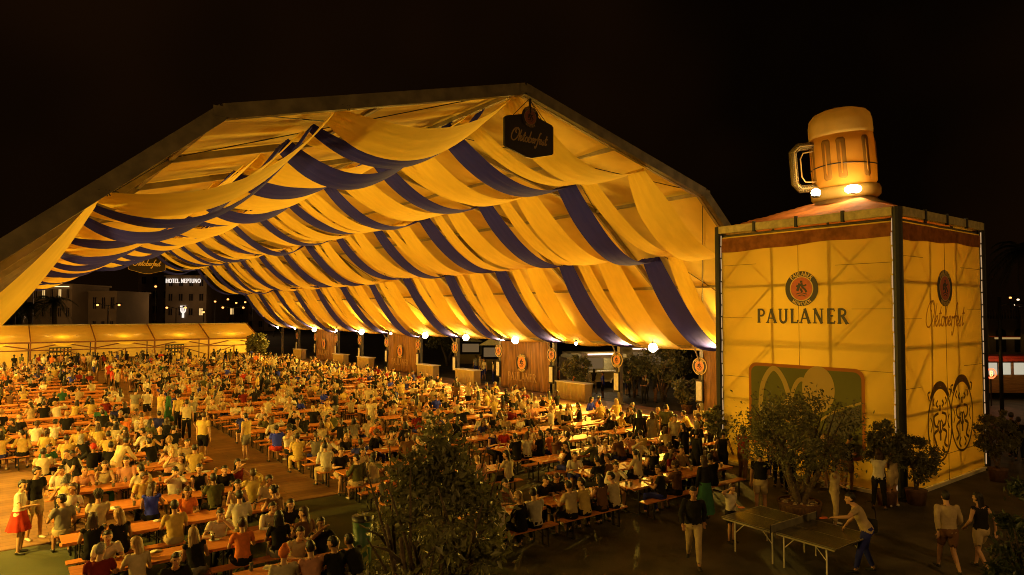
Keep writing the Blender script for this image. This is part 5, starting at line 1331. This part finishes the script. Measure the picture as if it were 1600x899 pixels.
for i, (px,py,f,pn,fem,top,tc,bot,bc,hr,hc,sk,sh,lab) in enumerate(ST):
    p = pix(px, py); rz = -TH - math.radians(f); sc = .80 if 'boy' in lab else (1.06 if 'tall' in lab or 'stocky' in lab else 1.0)
    skirt = None
    if 'red flared' in lab: skirt = ('red', .10, .36)
    if 'grey dress' in lab: skirt = ('grey', .08, .34)
    if 'long dark dress' in lab: skirt = ('green', .10, .75)
    if 'long green dress' in lab: skirt = ('green', .12, .78)
    person((p.x,p.y,.024 if p.y > 19.75 and p.x < 30 else .004), rz, pn, bool(fem), top, tc, bot, bc if bc else 'black', hr, hc, sk, lab, sh, None, sc, skirt)
    blocked.append((p.x, p.y))
    if 'tennis' in lab and ('bat' in lab or 'boy' in lab):
        B = frames(pn, bool(fem)); w = B['arm'][0][1]; el = B['arm'][0][0]; d = (w-el).normalized()
        q = Matrix.Rotation(rz, 3, 'Z') @ ((w+d*.09)*sc) + V((p.x,p.y,0)); dd = Matrix.Rotation(rz, 3, 'Z') @ d
        r = empty('table_tennis_bat', q); tag(r, 'bat held over the tennis table by the leaning player' if 'bat' in lab else 'bat held by the small boy at the tennis table', 'bat'); r.rotation_euler = dd.to_track_quat('X','Z').to_euler()
        b = MB(); b.tube([(-.05,0,0),(.06,0,0)], .014, 8); b.build('handle', M['bark'], r); b = MB(); b.prism([(.13+.085*math.cos(t), .078*math.sin(t)) for t in [2*PI*k/20 for k in range(20)]], (0,0,-.006), (1,0,0), (0,1,0), (0,0,1), .012); b.build('blade', M['red'], r)
    if 'reaching over' in lab:
        r = empty('shoulder_bag', V((p.x,p.y,0)) + Matrix.Rotation(rz,3,'Z') @ V((.30,-.12,.95))); tag(r, 'dark shoulder bag at the hip of the leaning tennis player', 'bag'); r.rotation_euler = (0,0,rz)
        b = MB(); b.prism(rrect(-.15,.15,-.2,.1,.04), (.05,0,0), (0,1,0), (0,0,1), (1,0,0), .09); b.build('body', M['black'], r); b = MB(); b.tube([(.09,-.12,.08),(.0,-.1,.3),(-.12,-.02,.52),(-.2,.1,.5)], .012, 6); b.build('strap', M['black'], r)
# bats and bag
p = pix(1352, 895); hx = person
# --- seated: (head pixel x, y, facing: 'a' away (near bench) / 't' towards camera (far bench), pose ...)
SE = [
 (149,845,'a','sit_right',0,'t-shirt','maroon','trousers','black','short','grey',0,'grey-haired person in maroon t-shirt seen from behind at near left table'),
 (214,846,'a','sit_left',1,'t-shirt','cream','trousers','beige','long curly','blond',0,'person with long blond hair and cream blouse seen from behind, near left'),
 (163,826,'t','sit_lean',0,'t-shirt','white','trousers','black','short','black',0,'person in white t-shirt facing the blond one at the near left table'),
 (142,810,'a','sit',1,'top','black','shorts','black','long','brown',0,'person in backless black dress with long brown hair, near left'),
 (188,806,'a','sit_left',1,'top','black','trousers','black','long','blond',1,'long-haired person in dark strappy top holding up a phone, near left'),
 (269,858,'t','sit_lean',0,'t-shirt','black','trousers','black','short','black',1,'person in black t-shirt looking down at the nearest left table'),
 (374,806,'a','sit',1,'t-shirt','orange','shorts','black','bun','brown',0,'person in bright orange t-shirt with bun seated at the near table'),
 (342,794,'t','sit_chin',0,'t-shirt','white','trousers','black','short','black',0,'person in white t-shirt facing the orange t-shirt'),
 (374,771,'a','sit',0,'shirt','white','trousers','beige','short','black',0,'person in white shirt seen from behind, near right end of left block'),
 (272,783,'a','sit',0,'t-shirt','yellow','shorts','beige','short','black',1,'person in yellow t-shirt and beige shorts seen from behind, near left'),
 (241,773,'a','sit_right',1,'top','blue','shorts','black','long','brown',0,'person with long reddish hair in blue dress at near left table'),
 (284,771,'t','sit',1,'t-shirt','orange','shorts','black','long','brown',1,'long-haired person in rust t-shirt facing the yellow t-shirt'),
 (226,750,'a','sit_left',0,'t-shirt','cream','trousers','black','short','black',0,'person in cream t-shirt turned left beside the loose cream shirt'),
 (332,738,'a','sit',0,'t-shirt','olive','trousers','black','short','black',2,'person in dark olive t-shirt seen from behind, left block right end'),
 (350,728,'t','sit_lean',0,'t-shirt','black','trousers','black','short','black',0,'person in black t-shirt at the right end of a left-block table'),
 (371,757,'t','sit',1,'top','beige','trousers','black','long curly','black',0,'person with curly black hair at the right end of a left table'),
 (275,738,'t','sit_drink',0,'t-shirt','white','trousers','black','cap','black',0,'person in white t-shirt and dark cap raising a hand'),
 (313,729,'t','sit_up',1,'top','black','trousers','black','bun','black',0,'person in black top with dark bun facing camera, left block'),
 (163,727,'t','sit',1,'top','beige','trousers','green','long curly','brown',0,'person with long wavy brown hair in pale top facing camera, left block'),
 (94,772,'a','sit_turned',0,'t-shirt','grey','shorts','beige','short','black',1,'bearded person in charcoal t-shirt turned sideways on the bench end'),
 (97,733,'t','sit_right',0,'t-shirt','white','trousers','black','short','black',0,'person in white t-shirt at the left end of the second table'),
 (66,700,'a','sit',0,'t-shirt','cream','trousers','black','short','black',2,'person in cream t-shirt seen from behind at the left table end'),
 (107,694,'a','sit',0,'t-shirt','yellow','trousers','black','cap','black',1,'person in yellow t-shirt and black cap seen from behind, left block'),
 (173,674,'a','sit',0,'t-shirt','yellow','trousers','black','short','black',1,'person in yellow t-shirt seen from behind mid left block'),
 (250,676,'a','sit',0,'t-shirt','black','trousers','black',None,None,0,'bald person in black t-shirt at the aisle side of the left block'),
 (273,676,'a','sit_right',0,'t-shirt','black','trousers','black','cap','black',0,'person in black t-shirt and cap beside the bald one'),
 (304,702,'a','sit',0,'t-shirt','yellow','trousers','black','short','black',1,'person in patterned yellow t-shirt at the aisle end of the left block'),
 (292,693,'t','sit',0,'t-shirt','beige','trousers','black','short','black',0,'person in beige t-shirt facing the camera at the aisle end'),
 (431,838,'a','sit_right',0,'shirt','cream','trousers','black','beanie','orange',0,'person in bright orange beanie and cream jacket, nearest left table'),
 (466,824,'t','sit_chin',0,'t-shirt','cream','trousers','black','short','black',0,'person in cream t-shirt with chin on hand, nearest left table'),
 (504,823,'t','sit_drink',0,'t-shirt','black','trousers','black','short','black',2,'person in black t-shirt at the right end of the nearest left table'),
 (485,849,'a','sit',0,'t-shirt','pink','trousers','black','short','black',0,'person in pinkish t-shirt seen from behind at the nearest left table'),
 (523,846,'a','sit_left',0,'t-shirt','black','trousers','black','short','black',1,'person in black t-shirt seen from behind at the nearest right table end'),
 (428,763,'t','sit_left',0,'t-shirt','cream','trousers','black','short','black',1,'person in cream t-shirt at the aisle end facing camera'),
 (431,780,'a','sit_left',1,'top','brown','trousers','black','bun','black',0,'person in dark sleeveless top with bun at the aisle end'),
 (458,683,'a','sit_right',0,'t-shirt','yellow','trousers','yellow','short','black',0,'person in yellow t-shirt and yellow trousers on the aisle bench end'),
 (508,697,'a','sit_right',0,'shirt','white','trousers','beige','short','black',0,'person in long-sleeved white shirt on the aisle bench, right block'),
 (530,699,'t','sit',0,'t-shirt','black','shorts','beige','short','brown',0,'person in black t-shirt facing camera beside the white long sleeves'),
 (381,656,'a','sit',0,'t-shirt','dark blue','shorts','black',None,None,0,'bald person in dark blue t-shirt at the aisle end of the right block'),
 (426,665,'a','sit_right',0,'t-shirt','blue','shorts','red','short','black',1,'person in bright blue t-shirt and red shorts on the aisle bench'),
 (779,788,'a','sit_left',1,'t-shirt','white','trousers','black','long','black',0,'long-haired person in white blouse on the nearest right-hand bench'),
 (812,783,'a','sit_turned',1,'shirt','black','trousers','black','long','blond',0,'blond person in black turned sideways on the nearest right-hand bench'),
 (891,764,'a','sit',0,'t-shirt','beige','shorts','black','short','black',1,'person in beige patterned t-shirt on the near right-hand bench'),
 (912,765,'a','sit_left',0,'t-shirt','yellow','trousers','black','short','black',0,'person in yellow t-shirt beside the beige one, near right-hand bench'),
 (943,762,'a','sit',1,'top','brown','trousers','black','long','black',0,'person with long black hair, third on the near right-hand bench'),
 (953,745,'a','sit_left',0,'t-shirt','cream','trousers','black','short','black',0,'person in cream t-shirt looking left at the near right-hand table'),
 (914,716,'a','sit',0,'t-shirt','black','trousers','black','short','black',1,'broad person in black t-shirt seen from behind, right-hand tables'),
 (931,719,'a','sit_left',1,'t-shirt','brown','trousers','black','short','black',1,'person in brown top beside the broad black back'),
 (994,706,'a','sit',1,'t-shirt','cream','trousers','black','ponytail','black',0,'person in cream t-shirt with dark ponytail seen from behind'),
 (1015,704,'a','sit_right',1,'top','black','trousers','black','bun','black',0,'person in black top right of the ponytail'),
 (1031,738,'a','sit_turned',0,'t-shirt','black','trousers','dark blue','short','black',1,'person in black t-shirt sitting sideways on the right-hand bench end'),
 (1060,730,'t','sit_left',1,'t-shirt','maroon','trousers','black','long','brown',0,'long-haired person in rusty top at the right-hand table end'),
 (1076,721,'t','sit_up',0,'t-shirt','beige','trousers','black','short','black',1,'person facing camera at the right end of the near right-hand table'),
 (780,730,'t','sit',1,'top','brown','trousers','black','long curly','black',0,'person with long curly black hair facing camera, right of the tree'),
 (803,741,'a','sit_left',1,'t-shirt','cream','trousers','black','long','black',1,'long black-haired person in floral cream top seen from behind'),
 (819,733,'a','sit_right',0,'t-shirt','white','trousers','black','short','black',0,'person in white t-shirt seen from behind, right of the tree'),
 (848,749,'t','sit_lean',0,'t-shirt','black','trousers','black','cap','black',0,'person in black t-shirt and dark cap leaning on the near table'),
 (733,731,'t','sit',0,'t-shirt','black','trousers','black','short','black',2,'person in black t-shirt beside the foreground tree top'),
 (768,671,'t','sit_left',1,'top','dark blue','trousers','black','bun','black',0,'person in dark blue top facing camera mid right-hand tables'),
 (787,673,'t','sit',1,'t-shirt','red','trousers','black','short','black',0,'person in red t-shirt facing camera mid right-hand tables'),
 (805,680,'a','sit',0,'t-shirt','black','trousers','black','short','black',1,'person in black shirt with back to camera beside the red t-shirt'),
]
seats = {}   # (bench) -> x positions used
def free(key, x):
    return all(abs(x-q) > .41 for q in seats.setdefault(key, []))
def benches():
    return ben
HI = 1.27
for (px,py,fc,pn,fem,top,tc,bot,bc,hr,hc,sk,lab) in SE:
    p = pix(px, py, HI); best = None
    for (x,y,a,bi,ri,ti,s_) in ben:
        if (s_ < 0) != (fc == 'a'): continue
        hy = y + (.08 if fc == 'a' else -.08)
        for xx in np.arange(-.95, .96, .05):
            if not free((bi,ri,ti,s_), x+xx): continue
            q = view((x+xx, hy, HI)); e = (q[0]-px)**2 + ((q[1]-py)*1.4)**2
            if best is None or e < best[0]: best = (e, x+xx, y, bi, ri, ti, s_)
    e, x, y, bi, ri, ti, s_ = best; seats[(bi,ri,ti,s_)].append(x)
    rz = 0 if s_ < 0 else PI
    person((x,y,.024 if y > 19.75 else 0), rz+random.uniform(-.1,.1), pn, bool(fem), top, tc, bot, bc, hr, hc, sk, lab, 'black')
nhero = len(SE)+len(ST)

# --- the rest of the crowd
rc = random.Random(42)
TOPW = [('white',12),('cream',14),('yellow',15),('grey',6),('black',40),('dark blue',3),('blue',.7),('red',1),('maroon',2),('orange',2.2),('olive',4),('green',.6),('brown',6),('pink',4),('beige',11),('teal',.5)]
def wch(L): 
    t = rc.uniform(0, sum(w for _, w in L))
    for k, w in L:
        t -= w
        if t <= 0: return k
    return L[-1][0]
spots = []
for (x,y,a,bi,ri,ti,s_) in ben:
    dens = .48
    if bi == 0 and 10 <= ri <= 19: dens = .26
    if bi == 1 and 11 <= ri <= 13 : dens = .55
    if bi == 3: dens = .56
    if ri < 3: dens = .35
    if rc.random() < .10: dens *= .15
    k = 0
    for sx in (-.83,-.28,.28,.83):
        if rc.random() > dens: continue
        xx = x+sx+rc.uniform(-.06,.06)
        if not free((bi,ri,ti,s_), xx): continue
        if any((xx-q[0])**2+(y-q[1])**2 < .2 for q in blocked): continue
        q = view((xx,y,1.0))
        if not (-15 < q[0] < 1615 and q[1] < 890): continue
        seats[(bi,ri,ti,s_)].append(xx); spots.append((q[2], xx, y, s_, bi, ri, ti, 'sit'))
# standing people: at the bar, in the aisles, behind the tables
for _ in range(95):
    x = rc.choice([rc.uniform(-4,23), rc.uniform(3,12)]); y = rc.uniform(73.6, 75.6); spots.append((view((x,y,1))[2], x, y, 0, 0, 0, 0, 'bar'))
for _ in range(26):
    xa = rc.choice([7.0, 7.0, 13.3, 18.9]); x = xa+rc.uniform(-.6,.6)*(1 if xa == 7.0 else .4); y = rc.uniform(26, 68); spots.append((view((x,y,1))[2], x, y, 0, 0, 0, 0, 'aisle'))
for _ in range(44):
    x = rc.uniform(31, 35); y = rc.uniform(20, 50); spots.append((view((x,y,1))[2], x, y, 0, 0, 0, 0, 'outside the tent side'))
sp2 = []
for s in sorted(spots):
    if s[3] == 0 and any((s[1]-q[1])**2+(s[2]-q[2])**2 < .16 for q in sp2[-150:]): continue
    q = view((s[1],s[2],1.2))
    if -10 < q[0] < 1610: sp2.append(s)
spots = sp2
print('CROWD', len(spots), 'tables', len(tabs), 'benches', len(ben))
# simplified one-mesh people for the far rows
LOW = {}
def get_low(pn, fem, style, nf, vox):
    k = (pn, fem, style, nf)
    if k in LOW: return LOW[k]
    B = frames(pn, fem); b = bodymesh(B, low=True); H, Rh = B['head'], B['Rh']
    b.ell(H+Rh@V((0,-.02,.035)), (.094,.108,.108), 12, 8, R=Rh)
    if style == 'long': b.tube([H+Rh@V((0,-.06,.02)), H+Rh@V((0,-.09,-.14)), H+Rh@V((0,-.10,-.30))], [(.085,.06),(.095,.045),(.07,.03)], 10, side=Rh@V((1,0,0)))
    me = remesh(b.mesh('person', SK[0]), vox, nf, 1); v, n = arrs(me); bid, bt = classify(B, v); mi = []
    hl = (v-np.array(H)) @ np.array(Rh)
    for q in me.polygons:
        ids = [bid[i] for i in q.vertices]; m_ = max(set(ids), key=ids.count); t = float(np.mean([bt[i] for i in q.vertices if bid[i] == m_])); c = hl[list(q.vertices)].mean(axis=0)
        if abs(c[0]) < .13 and abs(c[1]) < .16 and c[2] > -.11:
            hairy = c[2] > .055 or c[1] < -.015 or (style == 'long' and abs(c[0]) > .075 and c[1] < .05)
            mi.append(3 if hairy else 0)
        elif style == 'long' and c[1] < -.055 and c[2] > -.36 and abs(c[0]) < .10 and m_ in (0,1): mi.append(3)
        elif m_ == 0: mi.append(1 if t > .0 or not B['P'].get('seated') and t > -.1 else 2)
        elif m_ == 2: mi.append(1 if t < .6 else 0)
        elif m_ in (5,): mi.append(2)
        elif m_ == 6: mi.append(2 if not fem else 0)
        elif m_ == 7: mi.append(4)
        else: mi.append(0)
    me.materials.clear()
    for m_ in (SK[0], MCOL['white'], MCOL['black'], HR['black'], SHOE['black']): me.materials.append(m_)
    me.polygons.foreach_set('material_index', mi); me.polygons.foreach_set('use_smooth', [True]*len(mi)); LOW[k] = me; return me
SITP = ['sit','sit_left','sit_right','sit_lean','sit_chin','sit_drink','sit_up','sit_talk','sit_slump','sit_lean','sit_turned','sit_tilt']
STP = ['stand','talk','cup','walk','crossed','lookback','phone']
HSM = [('short',8),('curly',2),('shaved',1),('cap',1)]; HSF = [('long',6),('bun',2),('ponytail',2),('bob',2),('long curly',2)]
HC = [('black',8),('brown',5),('blond',2),('grey',.5)]
HCD = {'black':'black-haired','brown':'brown-haired','blond':'blond','grey':'grey-haired'}
used_labels = set()
NIND = 296 - nhero + 0
crowd = {}
ring = 0
for i, (d, x, y, s_, bi, ri, ti, kind) in enumerate(spots):
    fem = rc.random() < .47; col = wch(TOPW); hs = wch(HSF if fem else HSM); hc = wch(HC); sk = rc.choice([0,0,1,1,2] if rc.random() < .5 else [0,1])
    bc = rc.choice(['black','black','dark blue','beige','grey','brown']); z = .024 if 19.75 < y and x < 30 else 0
    if kind == 'sit':
        pn = rc.choice(SITP); rz = (0 if s_ < 0 else PI) + rc.gauss(0,.28)
    else: pn = rc.choice(STP); rz = rc.uniform(0, 6.28) if kind != 'bar' else rc.uniform(-.9,.9)
    if i < NIND:
        seat = ORD[int(max(0,min(3,(x-(XB[bi][0]+(ti if ti < 2 else -1)*2.33))/.55)))] if kind == 'sit' else ''
        if kind == 'sit':
            lab = f'{HCD[hc]} person, {col} top, {"far" if s_>0 else "near"} bench, {seat} seat, {TE[ti]} table, {ORD[ri]} row, {["left","second","third","rightmost"][bi]} block'
        else:
            lab = f'{HCD[hc]} person in {col} top standing {"in the bar queue" if kind=="bar" else "in the aisle" if kind=="aisle" else "outside the tent side"}, {ORD[i%30]} from the camera'
        if lab in used_labels: lab = lab.replace(' person', ' person in '+bc+' trousers', 1) if kind != 'sit' else lab.replace('top', 'shirt', 1)
        used_labels.add(lab)
        if d < 34:
            top = rc.choice(['t-shirt','t-shirt','shirt','top'] if fem else ['t-shirt','t-shirt','t-shirt','shirt'])
            person((x,y,z), rz, pn, fem, top, col, rc.choice(['trousers','shorts']), bc, hs, hc if hs != 'cap' else rc.choice(['black','red','beige']), sk, lab, rc.choice(['white','black']), GP)
        else:
            me = get_low(pn, fem, 'long' if hs in ('long','bob','long curly') else 'short', 1500, .016)
            o = link('person', me, None, (x,y,z)); o.rotation_euler = (0,0,rz)
            setmat(o,0,SK[sk]); setmat(o,1,MCOL[col]); setmat(o,2,MCOL[bc]); setmat(o,3,HR[hc]); tag(o, lab, 'person', GP)
    else:
        st = 'long' if fem and hs != 'bun' else 'short'; crowd.setdefault((pn, fem, st), []).append((x,y,z,rz,sk,col,bc,hc))
# everyone beyond the nearest three hundred: one mesh
mats = SK + [MCOL[k] for k in COLS] + [HR[k] for k in HR] + [SHOE['black']]
mid = {m.name:i for i,m in enumerate(mats)}
AV, AF, AM = [], [], []; off = 0
for (pn,fem,st), L_ in crowd.items():
    me = get_low(pn, fem, st, 560, .022); v, _ = arrs(me); nf = len(me.polygons)
    tri = [tuple(q.vertices) for q in me.polygons]; mi = np.empty(nf, np.int32); me.polygons.foreach_get('material_index', mi)
    for (x,y,z,rz,sk,col,bc,hc) in L_:
        c_, s__ = math.cos(rz), math.sin(rz); sc = rc.uniform(.94,1.04) if pn in STP else 1
        R_ = np.array([[c_,-s__,0],[s__,c_,0],[0,0,1]]); AV.append((v*sc) @ R_.T + np.array([x,y,z])); AF += [tuple(off+j for j in t) for t in tri]; off += len(v)
        lut = np.array([mid[SK[sk].name], mid[MCOL[col].name], mid[MCOL[bc].name], mid[HR[hc].name], mid[SHOE['black'].name]]); AM.append(lut[mi])
if AV:
    me = bpy.data.meshes.new('far_crowd'); me.from_pydata(np.concatenate(AV).tolist(), [], AF)
    for m_ in mats: me.materials.append(m_)
    me.polygons.foreach_set('material_index', np.concatenate(AM)); me.polygons.foreach_set('use_smooth', [True]*len(AF)); me.update()
    tag(link('far_crowd', me), 'dense far crowd of seated people under the back half of the tent', 'crowd', kind='stuff')
for me in list(bpy.data.meshes):
    if me.users == 0: bpy.data.meshes.remove(me)

# glasses, plates and menus on the nearer tables
gl = glassmat('glass', (.95,.9,.8), .9, .04); beerm = mat('beer', (.65,.33,.05), .2, 0)
gb = MB(); gb.tube([(0,0,0),(0,0,.01),(0,0,.15)], [.030,.032,.038], 12, side=(1,0,0)); gme = gb.mesh('cup', gl, True)
bb_ = MB(); bb_.tube([(0,0,.008),(0,0,.10)], [.029,.034], 12, side=(1,0,0)); bme = bb_.mesh('drink', beerm, True)
pm = MB(); pm.tube([(0,0,0),(0,0,.012)], [.07,.11], 18, side=(1,0,0)); pme = pm.mesh('plate', M['white'], True)
nm = MB(); nm.box((0,0,.003),(.21,.15,.004)); nme = nm.mesh('menu_card', M['white'])
ng = 0
for (x,y,a,bi,ri,ti) in tabs:
    d = view((x,y,.7))[2]
    if d > 31 or ng > 290: break
    zt = .770 + (.024 if y > 19.75 else 0) + .002
    for k in range(rc.randint(4,8)):
        gx, gy = x+rc.uniform(-.95,.95), y+rc.choice([-1,1])*rc.uniform(.05,.26)
        typ = rc.random(); where = f'{TE[ti]} table, {ORD[ri]} row, {BLOCK[bi]}'
        side = 'near' if gy < y else 'far'; pos = ORD[int((gx-x+1)/2*4)]
        if typ < .72: o = link('drinking_glass', gme, None, (gx,gy,zt)); link('drink', bme, o); tag(o, f'beer glass, {side} edge, {pos} quarter, {where}', 'glass', 'beer glasses on the nearer tables')
        elif typ < .88: o = link('paper_plate', pme, None, (gx,gy,zt)); tag(o, f'pale plate, {side} edge, {pos} quarter, {where}', 'plate', 'plates on the nearer tables')
        else: o = link('menu_card', nme, None, (gx,gy,zt)); o.rotation_euler=(0,0,rc.uniform(0,3)); tag(o, f'pale card, {side} edge, {pos} quarter, {where}', 'card', 'cards on the nearer tables')
        ng += 1

# ------------------------------------------------------------------ night sky, faint fill
w = bpy.data.worlds.new('World'); bpy.context.scene.world = w; w.use_nodes = True; nt = w.node_tree; bg = nt.nodes['Background']
tc = nt.nodes.new('ShaderNodeTexCoord'); n = nt.nodes.new('ShaderNodeTexNoise'); n.inputs['Scale'].default_value = 1.6; n.inputs['Detail'].default_value = 3
cr = nt.nodes.new('ShaderNodeValToRGB'); cr.color_ramp.elements[0].position = .45; cr.color_ramp.elements[1].position = .8
cr.color_ramp.elements[0].color = (.0016,.0007,.0002,1); cr.color_ramp.elements[1].color = (.009,.0034,.0008,1)
nt.links.new(tc.outputs['Generated'], n.inputs['Vector']); nt.links.new(n.outputs['Fac'], cr.inputs['Fac']); nt.links.new(cr.outputs['Color'], bg.inputs['Color']); bg.inputs['Strength'].default_value = 1.0
# unseen lamps: left one inferred from lit backs, the others added to brighten foreground
for (x,y,z,e,s_) in ((-5,3,10,2000,.3),(14,-5,9,1900,.3),(34,0,8,500,.3)):
    r = empty('unseen_lamp', (x,y,0)); tag(r, {-5:'lamp post left of the camera, out of view',14:'lamp post added right of the camera, out of view, to light the foreground',34:'lamp post added beyond the tower, out of view, to light the foreground'}[x], 'street lamp')
    b = MB(); b.tube([(0,0,0),(0,0,z+.3)], [.1,.06], 8); b.build('pole', M['darkmetal'], r)
    b = MB(); b.ell((0,0,z),(.25,.25,.15),10,7); b.build('bulb', lampglow, r, True)
    L = bpy.data.lights.new('unseen_lamp_light', 'POINT'); L.energy = e; L.color = (1,.52,.12); L.shadow_soft_size = s_;
    lo = bpy.data.objects.new('unseen_lamp_light', L); C.objects.link(lo); lo.location = (x,y,z-.5)
sc = bpy.context.scene
sc.view_settings.view_transform = 'Standard'; sc.view_settings.look = 'None'; sc.view_settings.exposure = 0; sc.view_settings.gamma = 1
sc.render.engine = 'CYCLES'; cy = sc.cycles
cy.use_denoising = True; cy.filter_width = 1.0; cy.max_bounces = 6; cy.diffuse_bounces = 4; cy.glossy_bounces = 2; cy.transmission_bounces = 6; cy.transparent_max_bounces = 6; cy.caustics_reflective = False; cy.caustics_refractive = False
cy.sample_clamp_indirect = 6; cy.use_light_tree = True
